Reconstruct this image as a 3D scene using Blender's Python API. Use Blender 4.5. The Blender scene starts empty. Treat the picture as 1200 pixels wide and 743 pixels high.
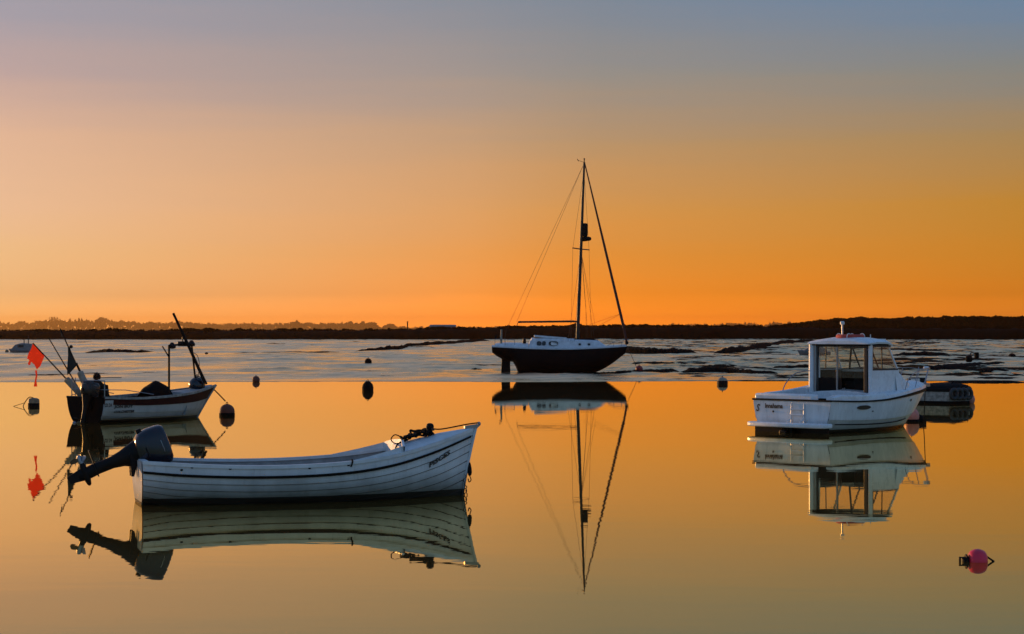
import bpy, bmesh, math, random
import numpy as np
from mathutils import Vector, Matrix, Euler

random.seed(7); rng = np.random.default_rng(11)
PI = math.pi
sc = bpy.context.scene
col = sc.collection
F = 2400.0; CAMH = 2.4; HOR = 390.0; CX = 600.0          # photo pixels (1200 wide)

# ------------------------------------------------------------------ helpers
def link(o): col.objects.link(o); return o

def P(px, py, D):
    "world point at photo pixel and distance"
    return Vector(((px - CX) / F * D, D, CAMH - (py - HOR) * D / F))

def tag(o, label=None, cat=None, group=None, kind=None):
    if label: o['label'] = label
    if cat: o['category'] = cat
    if group: o['group'] = group
    if kind: o['kind'] = kind
    return o

def thing(name, label, cat, loc, rz=0.0, group=None, rot=None):
    o = bpy.data.objects.new(name, None); link(o)
    o.empty_display_size = 0.2
    o.location = loc
    o.rotation_euler = rot if rot else (0, 0, rz)
    return tag(o, label, cat, group)

def table(pts):
    xs = [p[0] for p in pts]; ys = [p[1] for p in pts]
    n = len(xs)
    def f(x):
        if x <= xs[0]: return ys[0]
        if x >= xs[-1]: return ys[-1]
        i = max(k for k in range(n) if xs[k] <= x); i = min(i, n - 2)
        h = xs[i+1] - xs[i]; u = (x - xs[i]) / h
        def m(k):
            if k == 0: return (ys[1]-ys[0])/(xs[1]-xs[0])
            if k == n-1: return (ys[-1]-ys[-2])/(xs[-1]-xs[-2])
            return (ys[k+1]-ys[k-1])/(xs[k+1]-xs[k-1])
        a, b = m(i)*h, m(i+1)*h
        return ((2*u**3-3*u**2+1)*ys[i] + (u**3-2*u**2+u)*a + (-2*u**3+3*u**2)*ys[i+1] + (u**3-u**2)*b)
    return f

class MB:
    def __init__(self): self.v = []; self.f = []; self.m = []
    def add(self, verts, faces, mi=0, M=None):
        b = len(self.v)
        for p in verts:
            p = Vector(p)
            self.v.append(M @ p if M else p)
        for f in faces:
            self.f.append(tuple(b + i for i in f)); self.m.append(mi)
        return b
    def grid(self, rows, mi=0, closed=False, flip=False, M=None, rowm=None):
        n, k = len(rows), len(rows[0]); vs = [p for r in rows for p in r]
        b = len(self.v)
        for p in vs:
            p = Vector(p); self.v.append(M @ p if M else p)
        for i in range(n-1):
            for j in range(k if closed else k-1):
                j2 = (j+1) % k
                q = (b+i*k+j, b+i*k+j2, b+(i+1)*k+j2, b+(i+1)*k+j)
                self.f.append(q[::-1] if flip else q)
                self.m.append(rowm[j] if rowm else mi)
    def tube(self, path, r, n=8, mi=0, caps=True, M=None):
        path = [Vector(p) for p in path]; m = len(path)
        rs = r if isinstance(r, (list, tuple)) else [r]*m
        rows = []; ref = None
        for i, p in enumerate(path):
            d = (path[min(i+1, m-1)] - path[max(i-1, 0)])
            d = d.normalized() if d.length > 1e-9 else Vector((0, 0, 1))
            if ref is None:
                ref = Vector((0, 0, 1)) if abs(d.z) < .9 else Vector((1, 0, 0))
            a = d.cross(ref).normalized(); c = a.cross(d).normalized(); ref = c
            rows.append([p + rs[i]*(a*math.cos(2*PI*k/n) + c*math.sin(2*PI*k/n)) for k in range(n)])
        self.grid(rows, mi, closed=True, M=M)
        if caps:
            self.add(rows[0], [tuple(range(n))], mi, M); self.add(rows[-1], [tuple(range(n-1, -1, -1))], mi, M)
    def lathe(self, prof, n=16, mi=0, M=None, rowm=None):
        "profile (r,z) from bottom to top"
        rows = [[(r*math.cos(2*PI*k/n), r*math.sin(2*PI*k/n), z) for k in range(n)] for r, z in prof]
        b = len(self.v)
        for rw in rows:
            for p in rw:
                p = Vector(p); self.v.append(M @ p if M else p)
        for i in range(len(rows)-1):
            for j in range(n):
                j2 = (j+1) % n
                self.f.append((b+i*n+j, b+i*n+j2, b+(i+1)*n+j2, b+(i+1)*n+j)); self.m.append(rowm[i] if rowm else mi)
        self.f.append(tuple(b+n-1-j for j in range(n))); self.m.append(rowm[0] if rowm else mi)
        e = b+(len(rows)-1)*n
        self.f.append(tuple(e+j for j in range(n))); self.m.append(rowm[-1] if rowm else mi)
    def box(self, lo, hi, mi=0, M=None):
        x0, y0, z0 = lo; x1, y1, z1 = hi
        v = [(x0,y0,z0),(x1,y0,z0),(x1,y1,z0),(x0,y1,z0),(x0,y0,z1),(x1,y0,z1),(x1,y1,z1),(x0,y1,z1)]
        self.add(v, [(3,2,1,0),(4,5,6,7),(0,1,5,4),(1,2,6,5),(2,3,7,6),(3,0,4,7)], mi, M)
    def prism(self, poly, d, mi=0, M=None):
        "poly list of 3D points (planar), extruded by vector d"
        n = len(poly); d = Vector(d); a = [Vector(p) for p in poly]; b = [p + d for p in a]
        self.add(a + b, [tuple(range(n-1, -1, -1)), tuple(range(n, 2*n))] + [(i, (i+1) % n, n+(i+1) % n, n+i) for i in range(n)], mi, M)
    def ball(self, c, r, n=16, mi=0, M=None, sq=1.0):
        c = Vector(c); rx, ry, rz = r if isinstance(r, (tuple, list)) else (r, r, r)
        k = n//2; rows = []
        for i in range(k+1):
            a = -PI/2 + PI*i/k; ca = max(math.cos(a), 1e-3)**sq; sa = math.copysign(abs(math.sin(a))**sq, math.sin(a))
            rows.append([c + Vector((rx*ca*math.cos(2*PI*j/n), ry*ca*math.sin(2*PI*j/n), rz*sa)) for j in range(n)])
        self.grid(rows, mi, closed=True, M=M)
    def torus(self, c, R, r, n=20, k=8, mi=0, M=None, ax='z', sx=1.0):
        rows = []
        for i in range(n+1):
            a = 2*PI*i/n; rw = []
            for j in range(k):
                b = 2*PI*j/k
                p = Vector(((R+r*math.cos(b))*math.cos(a)*sx, (R+r*math.cos(b))*math.sin(a), r*math.sin(b)))
                if ax == 'y': p = Vector((p.x, p.z, p.y))
                if ax == 'x': p = Vector((p.z, p.x, p.y))
                rw.append(Vector(c)+p)
            rows.append(rw)
        self.grid(rows, mi, closed=True, M=M)
    def build(self, name, mats, parent=None, smooth=True, ang=40, bevel=0, weld=True):
        me = bpy.data.meshes.new(name)
        me.from_pydata([tuple(p) for p in self.v], [], self.f)
        mats = mats if isinstance(mats, (list, tuple)) else [mats]
        for m in mats: me.materials.append(m)
        me.polygons.foreach_set('material_index', [min(i, len(mats)-1) for i in self.m])
        bm = bmesh.new(); bm.from_mesh(me)
        if weld: bmesh.ops.remove_doubles(bm, verts=bm.verts, dist=2e-4)
        bmesh.ops.dissolve_degenerate(bm, edges=bm.edges, dist=1e-5)
        bmesh.ops.recalc_face_normals(bm, faces=bm.faces)
        bm.to_mesh(me); bm.free()
        if smooth:
            me.shade_smooth(); me.set_sharp_from_angle(angle=math.radians(ang))
        o = bpy.data.objects.new(name, me); link(o)
        if parent: o.parent = parent
        if bevel:
            b = o.modifiers.new('bevel', 'BEVEL'); b.width = bevel; b.segments = 2; b.limit_method = 'ANGLE'; b.angle_limit = math.radians(40)
        return o

def arc(pts, n=8):
    "Catmull-Rom through points"
    pts = [Vector(p) for p in pts]; out = []
    for i in range(len(pts)-1):
        p0 = pts[max(i-1, 0)]; p1 = pts[i]; p2 = pts[i+1]; p3 = pts[min(i+2, len(pts)-1)]
        for k in range(n):
            t = k/n
            out.append(.5*((2*p1)+(-p0+p2)*t+(2*p0-5*p1+4*p2-p3)*t*t+(-p0+3*p1-3*p2+p3)*t**3))
    out.append(pts[-1]); return out

# ------------------------------------------------------------------ materials
def new_mat(name):
    m = bpy.data.materials.new(name); m.use_nodes = True
    nt = m.node_tree; return m, nt, nt.nodes['Principled BSDF']

def lnk(nt, a, b): nt.links.new(a, b)

def noise(nt, scale, detail=4, vec=None, rough=.55):
    n = nt.nodes.new('ShaderNodeTexNoise'); n.inputs['Scale'].default_value = scale
    n.inputs['Detail'].default_value = detail; n.inputs['Roughness'].default_value = rough
    if vec is not None: lnk(nt, vec, n.inputs['Vector'])
    return n

def objco(nt, scale=(1, 1, 1)):
    t = nt.nodes.new('ShaderNodeTexCoord'); mp = nt.nodes.new('ShaderNodeMapping')
    mp.inputs['Scale'].default_value = scale
    lnk(nt, t.outputs['Object'], mp.inputs['Vector']); return mp.outputs['Vector']

def ramp(nt, fac, stops, interp='LINEAR'):
    r = nt.nodes.new('ShaderNodeValToRGB'); r.color_ramp.interpolation = interp
    e = r.color_ramp.elements
    while len(e) < len(stops): e.new(.5)
    for k, (p, c) in enumerate(stops):
        e[k].position = p; e[k].color = (*c, 1) if len(c) == 3 else c
    lnk(nt, fac, r.inputs['Fac']); return r

def mix(nt, fac, a, b, mode='MIX'):
    m = nt.nodes.new('ShaderNodeMix'); m.data_type = 'RGBA'; m.blend_type = mode
    for sock, val in ((m.inputs[0], fac), (m.inputs[6], a), (m.inputs[7], b)):
        if hasattr(val, 'links') or hasattr(val, 'is_linked'): lnk(nt, val, sock)
        elif isinstance(val, (int, float)): sock.default_value = val
        else: sock.default_value = (*val, 1)
    return m.outputs[2]

def mat(name, c, rough=.5, metal=0, var=.25, vscale=6, bump=.0, bscale=40, spec=.5, stretch=(1, 1, 1), coat=0):
    m, nt, b = new_mat(name)
    v = objco(nt, stretch)
    n = noise(nt, vscale, 5, v)
    c2 = tuple(x*(1-var) for x in c); c1 = tuple(min(1, x*(1+var*.6)) for x in c)
    r = ramp(nt, n.outputs['Fac'], [(.3, c2), (.7, c1)])
    lnk(nt, r.outputs['Color'], b.inputs['Base Color'])
    b.inputs['Metallic'].default_value = metal
    b.inputs['Specular IOR Level'].default_value = spec
    b.inputs['Coat Weight'].default_value = coat
    rr = nt.nodes.new('ShaderNodeMapRange'); rr.inputs['To Min'].default_value = max(.02, rough-.12); rr.inputs['To Max'].default_value = min(1, rough+.12)
    lnk(nt, n.outputs['Fac'], rr.inputs['Value']); lnk(nt, rr.outputs['Result'], b.inputs['Roughness'])
    if bump:
        n2 = noise(nt, bscale, 3, v); bp = nt.nodes.new('ShaderNodeBump')
        bp.inputs['Strength'].default_value = bump; bp.inputs['Distance'].default_value = .02
        lnk(nt, n2.outputs['Fac'], bp.inputs['Height']); lnk(nt, bp.outputs['Normal'], b.inputs['Normal'])
    return m

def hull_mat(name, paint, foul, zboot, scum_shade, rough=.4, band=None, spec=.4, scum_shade_h=.14):
    """painted topsides, antifouling below zboot, scum line with painted lower-hull shade and streaky grime just above it"""
    m, nt, b = new_mat(name)
    tc = nt.nodes.new('ShaderNodeTexCoord'); sep = nt.nodes.new('ShaderNodeSeparateXYZ'); lnk(nt, tc.outputs['Object'], sep.inputs[0])
    v = objco(nt, (1, 1, .25)); n1 = noise(nt, 5, 6, v); n2 = noise(nt, 26, 5, objco(nt, (1, 1, .12)))
    n3 = noise(nt, 3, 4, objco(nt))
    base = ramp(nt, n1.outputs['Fac'], [(.3, tuple(x*.8 for x in paint)), (.68, paint)]).outputs['Color']
    stk = ramp(nt, n2.outputs['Fac'], [(.56, (0, 0, 0)), (.74, (1, 1, 1))]).outputs['Color']
    base = mix(nt, .35, base, mix(nt, stk, base, tuple(x*.45 for x in paint)))
    # scum band with painted lower-hull shade, noisy edge
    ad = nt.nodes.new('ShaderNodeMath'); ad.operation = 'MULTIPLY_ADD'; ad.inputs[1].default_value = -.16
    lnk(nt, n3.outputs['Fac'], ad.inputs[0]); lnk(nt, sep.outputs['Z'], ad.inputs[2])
    mr = nt.nodes.new('ShaderNodeMapRange'); mr.inputs['From Min'].default_value = zboot-.07; mr.inputs['From Max'].default_value = zboot+scum_shade_h
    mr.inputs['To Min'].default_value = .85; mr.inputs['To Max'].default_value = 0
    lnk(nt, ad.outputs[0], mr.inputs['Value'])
    base = mix(nt, mr.outputs['Result'], base, scum_shade)
    if band:
        z0, z1, bc = band
        g1 = nt.nodes.new('ShaderNodeMath'); g1.operation = 'GREATER_THAN'; g1.inputs[1].default_value = z0; lnk(nt, sep.outputs['Z'], g1.inputs[0])
        base = mix(nt, g1.outputs[0], base, bc)
    g = nt.nodes.new('ShaderNodeMath'); g.operation = 'LESS_THAN'; g.inputs[1].default_value = zboot
    lnk(nt, sep.outputs['Z'], g.inputs[0])
    base = mix(nt, g.outputs[0], base, foul)
    lnk(nt, base, b.inputs['Base Color'])
    b.inputs['Roughness'].default_value = rough; b.inputs['Specular IOR Level'].default_value = spec
    bp = nt.nodes.new('ShaderNodeBump'); bp.inputs['Strength'].default_value = .25; bp.inputs['Distance'].default_value = .004
    lnk(nt, n1.outputs['Fac'], bp.inputs['Height']); lnk(nt, bp.outputs['Normal'], b.inputs['Normal'])
    return m

M = {}
M['white_boat'] = hull_mat('white_clinker_paint', (.74, .77, .78), (.004, .004, .005), .095, (.075, .075, .048), .42, scum_shade_h=.24)  # waterline dirt widened and darkened to paint shade on the lower hull
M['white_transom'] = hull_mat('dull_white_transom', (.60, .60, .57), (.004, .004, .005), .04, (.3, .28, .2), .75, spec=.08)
M['white_paint'] = mat('white_gloss_paint', (.7, .72, .72), .38, var=.15, vscale=5)
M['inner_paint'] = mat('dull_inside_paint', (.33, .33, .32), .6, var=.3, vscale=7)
M['lap_shade'] = mat('plank_lap_shade', (.035, .035, .04), .8)  # dark colour along the plank laps paints in their shadow lines
M['black_rubber'] = mat('black_rubber', (.005, .005, .005), .6, bump=.2, spec=.15)
M['rope_dark'] = mat('weedy_rope', (.010, .008, .006), .9, bump=.5, bscale=120, spec=.1)
M['rope_tan'] = mat('tan_rope', (.14, .10, .06), .9, bump=.5, bscale=120)
M['rust'] = mat('rusty_iron', (.06, .03, .018), .85, var=.5, vscale=30, bump=.4)
M['steel'] = mat('stainless_rail', (.28, .28, .30), .35, 1.0, var=.1)
M['alu'] = mat('dull_aluminium', (.32, .32, .33), .4, 1.0, var=.2)
M['cowl_blue'] = mat('dark_blue_cowl', (.003, .006, .014), .16, var=.2, spec=.6)
M['cowl_grey'] = mat('grey_cowl', (.022, .019, .018), .28, var=.3, spec=.4)
M['engine_black'] = mat('engine_black', (.004, .004, .005), .45, var=.3, spec=.2)
M['dark_wood'] = mat('varnished_dark_wood', (.07, .03, .015), .5, var=.4, vscale=12, stretch=(1, 6, 6))
M['letter'] = mat('black_lettering', (.012, .012, .015), .5)
M['jon_hull'] = hull_mat('worn_white_maroon_hull', (.44, .44, .42), (.004, .004, .004), .075, (.2, .17, .12), .5)
M['maroon'] = mat('maroon_strake_paint', (.034, .006, .005), .6, spec=.1, var=.35, vscale=8)
M['tarp_dark'] = mat('dark_tarpaulin', (.006, .005, .005), .85, var=.3, vscale=8, bump=.4, bscale=9, spec=.1)
M['float_white'] = mat('stained_float_foam', (.34, .29, .22), .7, var=.3, vscale=10, spec=.2)
M['red_cloth'] = mat('red_flag_cloth', (.95, .05, .012), .8, var=.3, vscale=9)
_m = M['red_cloth']; _nt = _m.node_tree; _tl = _nt.nodes.new('ShaderNodeBsdfTranslucent'); _tl.inputs[0].default_value = (.95, .06, .015, 1)
_ms = _nt.nodes.new('ShaderNodeMixShader'); _ms.inputs[0].default_value = .55; lnk(_nt, _nt.nodes['Principled BSDF'].outputs[0], _ms.inputs[1]); lnk(_nt, _tl.outputs[0], _ms.inputs[2]); lnk(_nt, _ms.outputs[0], _nt.nodes['Material Output'].inputs[0])
M['dark_cloth'] = mat('dark_flag_cloth', (.02, .025, .02), .85, var=.4, vscale=9)
M['pole'] = mat('bamboo_pole', (.10, .06, .03), .6, var=.35, vscale=20)
M['pole_dark'] = mat('dark_pole', (.012, .009, .007), .7, var=.35, vscale=20, spec=.15)
M['navy_hull'] = hull_mat('navy_black_hull', (.002, .0022, .0035), (.002, .0018, .0018), .25, (.006, .005, .004), .5, spec=.12)
M['yacht_white'] = mat('yacht_white_deck', (.66, .68, .70), .45, var=.2, vscale=4)
M['dark_glass'] = mat('dark_window_glass', (.012, .013, .016), .08, var=.1)
M['mast_alu'] = mat('anodised_mast', (.045, .038, .032), .5, .3, var=.2, spec=.3)
M['wire'] = mat('rigging_wire', (.05, .04, .035), .5, .5)
M['sail_cover'] = mat('furled_sail_strip', (.07, .02, .015), .8, var=.4, vscale=20)
M['cruiser_hull'] = hull_mat('white_gelcoat_hull', (.76, .80, .82), (.004, .004, .005), .085, (.2, .22, .2), .25, scum_shade_h=.2)
M['gelcoat'] = mat('white_gelcoat', (.76, .80, .82), .28, var=.12, vscale=4)
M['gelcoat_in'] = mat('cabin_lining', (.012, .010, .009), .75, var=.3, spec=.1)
M['black_seal'] = mat('black_window_seal', (.010, .010, .010), .5)
M['orange_red'] = mat('faded_red_lifebuoy', (.55, .06, .03), .55, var=.3)
M['lamp_white'] = mat('white_lamp_plastic', (.75, .72, .68), .3)
M['pink'] = mat('crimson_buoy_plastic', (.85, .02, .06), .35, var=.25, vscale=5)
M['pale_pink'] = mat('faded_pink_buoy', (.58, .22, .17), .5, var=.25)
M['orange_buoy'] = mat('weathered_orange_buoy', (.13, .03, .012), .65, var=.4, vscale=9)
M['red_buoy'] = mat('dull_red_buoy', (.30, .03, .02), .5, var=.3)
M['black_buoy'] = mat('black_fouled_buoy', (.006, .005, .005), .8, var=.4, bump=.4, spec=.1)
M['tan_buoy'] = mat('tan_buoy', (.26, .17, .09), .6, var=.4, vscale=10)
M['grey_punt'] = mat('chalky_punt_paint', (.30, .29, .26), .8, var=.55, vscale=9, bump=.3)
M['grey_boat'] = mat('distant_grey_boat', (.20, .19, .18), .6, var=.3)
M['rubber_tyre'] = mat('tyre_rubber', (.03, .03, .03), .55, bump=.3)
M['hut'] = mat('hut_boards', (.05, .035, .03), .8)
M['trunk'] = mat('bark', (.05, .035, .025), .9)
M['foliage'] = mat('far_foliage', (.07, .06, .035), .9, var=.4, vscale=.1)
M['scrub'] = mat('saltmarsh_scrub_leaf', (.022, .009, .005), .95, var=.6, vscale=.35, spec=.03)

# clear glass
m, nt, b = new_mat('cabin_glass')
nt.nodes.remove(b)
tr = nt.nodes.new('ShaderNodeBsdfTransparent'); tr.inputs[0].default_value = (.97, .95, .90, 1)
gl = nt.nodes.new('ShaderNodeBsdfGlossy'); gl.inputs['Roughness'].default_value = .02
fr = nt.nodes.new('ShaderNodeFresnel'); gg = nt.nodes.new('ShaderNodeNewGeometry'); gm = nt.nodes.new('ShaderNodeMapRange'); gm.inputs['To Min'].default_value = 1.4; gm.inputs['To Max'].default_value = 1/1.4; lnk(nt, gg.outputs['Backfacing'], gm.inputs['Value']); lnk(nt, gm.outputs['Result'], fr.inputs[0])
ms = nt.nodes.new('ShaderNodeMixShader'); lnk(nt, fr.outputs[0], ms.inputs[0]); lnk(nt, tr.outputs[0], ms.inputs[1]); lnk(nt, gl.outputs[0], ms.inputs[2])
lnk(nt, ms.outputs[0], nt.nodes['Material Output'].inputs[0]); M['glass'] = m

# water
m, nt, b = new_mat('still_estuary_water'); nt.nodes.remove(b)
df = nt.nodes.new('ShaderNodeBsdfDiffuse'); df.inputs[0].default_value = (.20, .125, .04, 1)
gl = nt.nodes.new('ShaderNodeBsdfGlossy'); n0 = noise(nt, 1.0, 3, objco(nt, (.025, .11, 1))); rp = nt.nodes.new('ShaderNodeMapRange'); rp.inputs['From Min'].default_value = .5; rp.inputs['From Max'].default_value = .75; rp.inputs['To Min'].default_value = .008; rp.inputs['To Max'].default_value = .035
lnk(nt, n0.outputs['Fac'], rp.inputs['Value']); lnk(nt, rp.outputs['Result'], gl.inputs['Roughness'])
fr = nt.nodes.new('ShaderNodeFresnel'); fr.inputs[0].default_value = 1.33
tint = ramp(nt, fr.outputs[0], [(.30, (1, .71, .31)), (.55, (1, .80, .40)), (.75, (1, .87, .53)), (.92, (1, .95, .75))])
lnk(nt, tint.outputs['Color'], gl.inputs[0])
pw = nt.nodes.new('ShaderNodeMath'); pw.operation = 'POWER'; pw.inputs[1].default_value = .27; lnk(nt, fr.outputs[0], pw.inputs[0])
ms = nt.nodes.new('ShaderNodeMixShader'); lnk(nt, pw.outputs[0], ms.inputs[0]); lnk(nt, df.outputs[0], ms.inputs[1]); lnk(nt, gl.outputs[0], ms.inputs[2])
n1 = noise(nt, 1.0, 3, objco(nt, (.45, 1.3, 1))); n2 = noise(nt, 1.0, 2, objco(nt, (.05, .09, 1)))
ad = nt.nodes.new('ShaderNodeMath'); ad.operation = 'MULTIPLY_ADD'; ad.inputs[1].default_value = 3.0
lnk(nt, n2.outputs['Fac'], ad.inputs[0]); lnk(nt, n1.outputs['Fac'], ad.inputs[2])
bp = nt.nodes.new('ShaderNodeBump'); bp.inputs['Strength'].default_value = 1; bp.inputs['Distance'].default_value = .0012
lnk(nt, ad.outputs[0], bp.inputs['Height'])
lnk(nt, bp.outputs['Normal'], gl.inputs['Normal'])
lnk(nt, ms.outputs[0], nt.nodes['Material Output'].inputs[0]); M['water'] = m

# wet mud with dark streaks that paint in shadowed channels
m, nt, b = new_mat('wet_tidal_mud')
va = objco(nt, (.17, .11, 1)); vb = objco(nt, (.5, .35, 1))
na = noise(nt, 1, 9, va, .68); nb = noise(nt, 1.0, 5, vb); nc = noise(nt, 2.2, 4, vb)
tc = nt.nodes.new('ShaderNodeTexCoord'); sep = nt.nodes.new('ShaderNodeSeparateXYZ'); lnk(nt, tc.outputs['Object'], sep.inputs[0])
mr = nt.nodes.new('ShaderNodeMapRange'); mr.inputs['From Min'].default_value = -6; mr.inputs['From Max'].default_value = 16
mr.inputs['To Min'].default_value = -.10; mr.inputs['To Max'].default_value = .01; lnk(nt, sep.outputs['X'], mr.inputs['Value'])
ad = nt.nodes.new('ShaderNodeMath'); ad.operation = 'ADD'; lnk(nt, na.outputs['Fac'], ad.inputs[0]); lnk(nt, mr.outputs['Result'], ad.inputs[1])
mask = ramp(nt, ad.outputs[0], [(.53, (0, 0, 0)), (.57, (1, 1, 1))]).outputs['Color']
mudc = ramp(nt, nb.outputs['Fac'], [(.3, (.13, .098, .066)), (.7, (.26, .20, .14))]).outputs['Color']
lnk(nt, mix(nt, mask, mudc, (.004, .003, .003)), b.inputs['Base Color'])
rg = nt.nodes.new('ShaderNodeMix'); rg.data_type = 'FLOAT'; lnk(nt, mask, rg.inputs[0]); rg.inputs[2].default_value = .2
ndr = noise(nt, 1, 4, objco(nt, (.16, .07, 1)), .6); rgm = nt.nodes.new('ShaderNodeMapRange'); rgm.inputs['From Min'].default_value = .38; rgm.inputs['From Max'].default_value = .62; rgm.inputs['To Min'].default_value = .13; rgm.inputs['To Max'].default_value = .42; lnk(nt, ndr.outputs['Fac'], rgm.inputs['Value']); lnk(nt, rgm.outputs['Result'], rg.inputs[2]); rg.inputs[3].default_value = .85
lnk(nt, rg.outputs[0], b.inputs['Roughness'])
sp = nt.nodes.new('ShaderNodeMix'); sp.data_type = 'FLOAT'; lnk(nt, mask, sp.inputs[0]); sp.inputs[2].default_value = 1.0; sp.inputs[3].default_value = .02
lnk(nt, sp.outputs[0], b.inputs['Specular IOR Level'])
bp = nt.nodes.new('ShaderNodeBump'); bp.inputs['Strength'].default_value = 1; bp.inputs['Distance'].default_value = .10
nd = noise(nt, 1, 5, objco(nt, (.07, .05, 1)), .65)
bs = nt.nodes.new('ShaderNodeMapRange'); bs.inputs['From Min'].default_value = .42; bs.inputs['From Max'].default_value = .62; bs.inputs['To Min'].default_value = .35; bs.inputs['To Max'].default_value = 1.0; lnk(nt, nd.outputs['Fac'], bs.inputs['Value']); xm = nt.nodes.new('ShaderNodeMapRange'); xm.inputs['From Min'].default_value = -14; xm.inputs['From Max'].default_value = 12; xm.inputs['To Min'].default_value = .38; xm.inputs['To Max'].default_value = 1; lnk(nt, sep.outputs['X'], xm.inputs['Value'])
mu = nt.nodes.new('ShaderNodeMath'); mu.operation = 'MULTIPLY'; lnk(nt, bs.outputs['Result'], mu.inputs[0]); lnk(nt, xm.outputs['Result'], mu.inputs[1]); lnk(nt, mu.outputs[0], bp.inputs['Strength'])
lnk(nt, nc.outputs['Fac'], bp.inputs['Height']); lnk(nt, bp.outputs['Normal'], b.inputs['Normal']); 
b.inputs['Specular IOR Level'].default_value = 0.0
for _l in list(b.inputs['Specular IOR Level'].links): nt.links.remove(_l)
mg = nt.nodes.new('ShaderNodeBsdfGlossy'); mg.inputs[0].default_value = (1, .87, .60, 1); lnk(nt, rg.outputs[0], mg.inputs['Roughness']); lnk(nt, bp.outputs['Normal'], mg.inputs['Normal'])
mf = nt.nodes.new('ShaderNodeFresnel'); mf.inputs[0].default_value = 1.3; lnk(nt, bp.outputs['Normal'], mf.inputs['Normal'])
inv = nt.nodes.new('ShaderNodeMapRange'); inv.inputs['To Min'].default_value = 1; inv.inputs['To Max'].default_value = .03; lnk(nt, mask, inv.inputs['Value'])
mm = nt.nodes.new('ShaderNodeMath'); mm.operation = 'MULTIPLY'; lnk(nt, mf.outputs[0], mm.inputs[0]); lnk(nt, inv.outputs['Result'], mm.inputs[1])
mx_ = nt.nodes.new('ShaderNodeMixShader'); lnk(nt, mm.outputs[0], mx_.inputs[0]); lnk(nt, b.outputs[0], mx_.inputs[1]); lnk(nt, mg.outputs[0], mx_.inputs[2]); lnk(nt, mx_.outputs[0], nt.nodes['Material Output'].inputs[0])
M['mud'] = m
M['shade_mud'] = mat('dark_shade_mud', (.005, .004, .003), .95, var=.5, vscale=1, bump=.5, bscale=3, spec=.03)  # near-black colour paints in the shadowed ridges and channels of the flat
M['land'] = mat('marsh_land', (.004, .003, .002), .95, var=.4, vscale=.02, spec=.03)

# ------------------------------------------------------------------ camera, sky, sun
cam = bpy.data.cameras.new('camera'); co = bpy.data.objects.new('camera', cam); link(co)
co.location = (0, 0, CAMH); co.rotation_euler = (PI/2, 0, 0)
cam.sensor_width = 36; cam.lens = F/1200*36
cam.shift_y = -(371.5-HOR)/1200 * -1 if False else (HOR-371.5)/1200 * 1.0
cam.clip_start = .1; cam.clip_end = 30000
sc.camera = co

SUN_AZ, SUN_EL = -48, 3.4
w = bpy.data.worlds.new('World'); sc.world = w; w.use_nodes = True
nt = w.node_tree; bg = nt.nodes['Background']
def lin(r, g, b):
    f = lambda c: (c/255)/12.92 if c <= 10 else ((c/255+.055)/1.055)**2.4
    return (f(r), f(g), f(b))
H0, H1, H2, H3, H4, H5 = 1.9, 1.75, 1.4, 1.2, 1.1, 1.05
tc = nt.nodes.new('ShaderNodeTexCoord'); sep = nt.nodes.new('ShaderNodeSeparateXYZ'); lnk(nt, tc.outputs['Generated'], sep.inputs[0])
mx = nt.nodes.new('ShaderNodeMath'); mx.operation = 'MAXIMUM'; mx.inputs[1].default_value = 0; lnk(nt, sep.outputs['Z'], mx.inputs[0])
sq = nt.nodes.new('ShaderNodeMath'); sq.operation = 'SQRT'; lnk(nt, mx.outputs[0], sq.inputs[0])
sn = noise(nt, 1.0, 4); _mp = nt.nodes.new('ShaderNodeMapping'); _mp.inputs['Scale'].default_value = (5, 5, 70); lnk(nt, tc.outputs['Generated'], _mp.inputs['Vector']); lnk(nt, _mp.outputs['Vector'], sn.inputs['Vector'])
sa = nt.nodes.new('ShaderNodeMath'); sa.operation = 'MULTIPLY_ADD'; sa.inputs[1].default_value = .03; lnk(nt, sn.outputs['Fac'], sa.inputs[0])
sb = nt.nodes.new('ShaderNodeMath'); sb.operation = 'ADD'; sb.inputs[1].default_value = -.015; lnk(nt, sq.outputs[0], sa.inputs[2]); lnk(nt, sa.outputs[0], sb.inputs[0])
S = sb.outputs[0]
K = 2.4
def skyramp(st): return ramp(nt, S, [(p, tuple(v/K for v in lin(*c))) if len(c) == 3 else (p, tuple(v*c[3]/K for v in lin(*c[:3]))) for p, c in st], 'LINEAR')
Lr = skyramp([(0, (252, 168, 76, 2.7)), (.087, (244, 183, 114, 1.9)), (.137, (236, 187, 130, 1.22)), (.194, (235, 190, 139, 1.12)), (.246, (234, 190, 153, 1.06)), (.306, (223, 181, 153, 1.05)), (.35, (192, 167, 164)), (.40, (158, 158, 173)), (.60, (120, 136, 170)), (1, (92, 118, 160))])
Mr = skyramp([(0, (255, 132, 14, 4.4)), (.087, (252, 134, 22, 2.8)), (.137, (247, 142, 38, 1.44)), (.194, (232, 147, 59, 1.19)), (.246, (218, 153, 84, 1.1)), (.306, (190, 151, 112, 1.05)), (.35, (156, 148, 141)), (.40, (131, 140, 152)), (.60, (105, 132, 168)), (1, (88, 117, 165))])
Rr = skyramp([(0, (212, 116, 18, 3.2)), (.087, (210, 119, 22, 2.1)), (.137, (206, 120, 22, 1.28)), (.194, (197, 126, 32, 1.15)), (.246, (189, 130, 40, 1.07)), (.306, (163, 131, 83, 1.05)), (.35, (130, 133, 130)), (.40, (98, 131, 165)), (.60, (90, 124, 168)), (1, (86, 117, 165))])
Br = skyramp([(0, (112, 138, 164)), (.2, (114, 150, 184)), (.45, (110, 148, 190)), (1, (86, 118, 166))])
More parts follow.
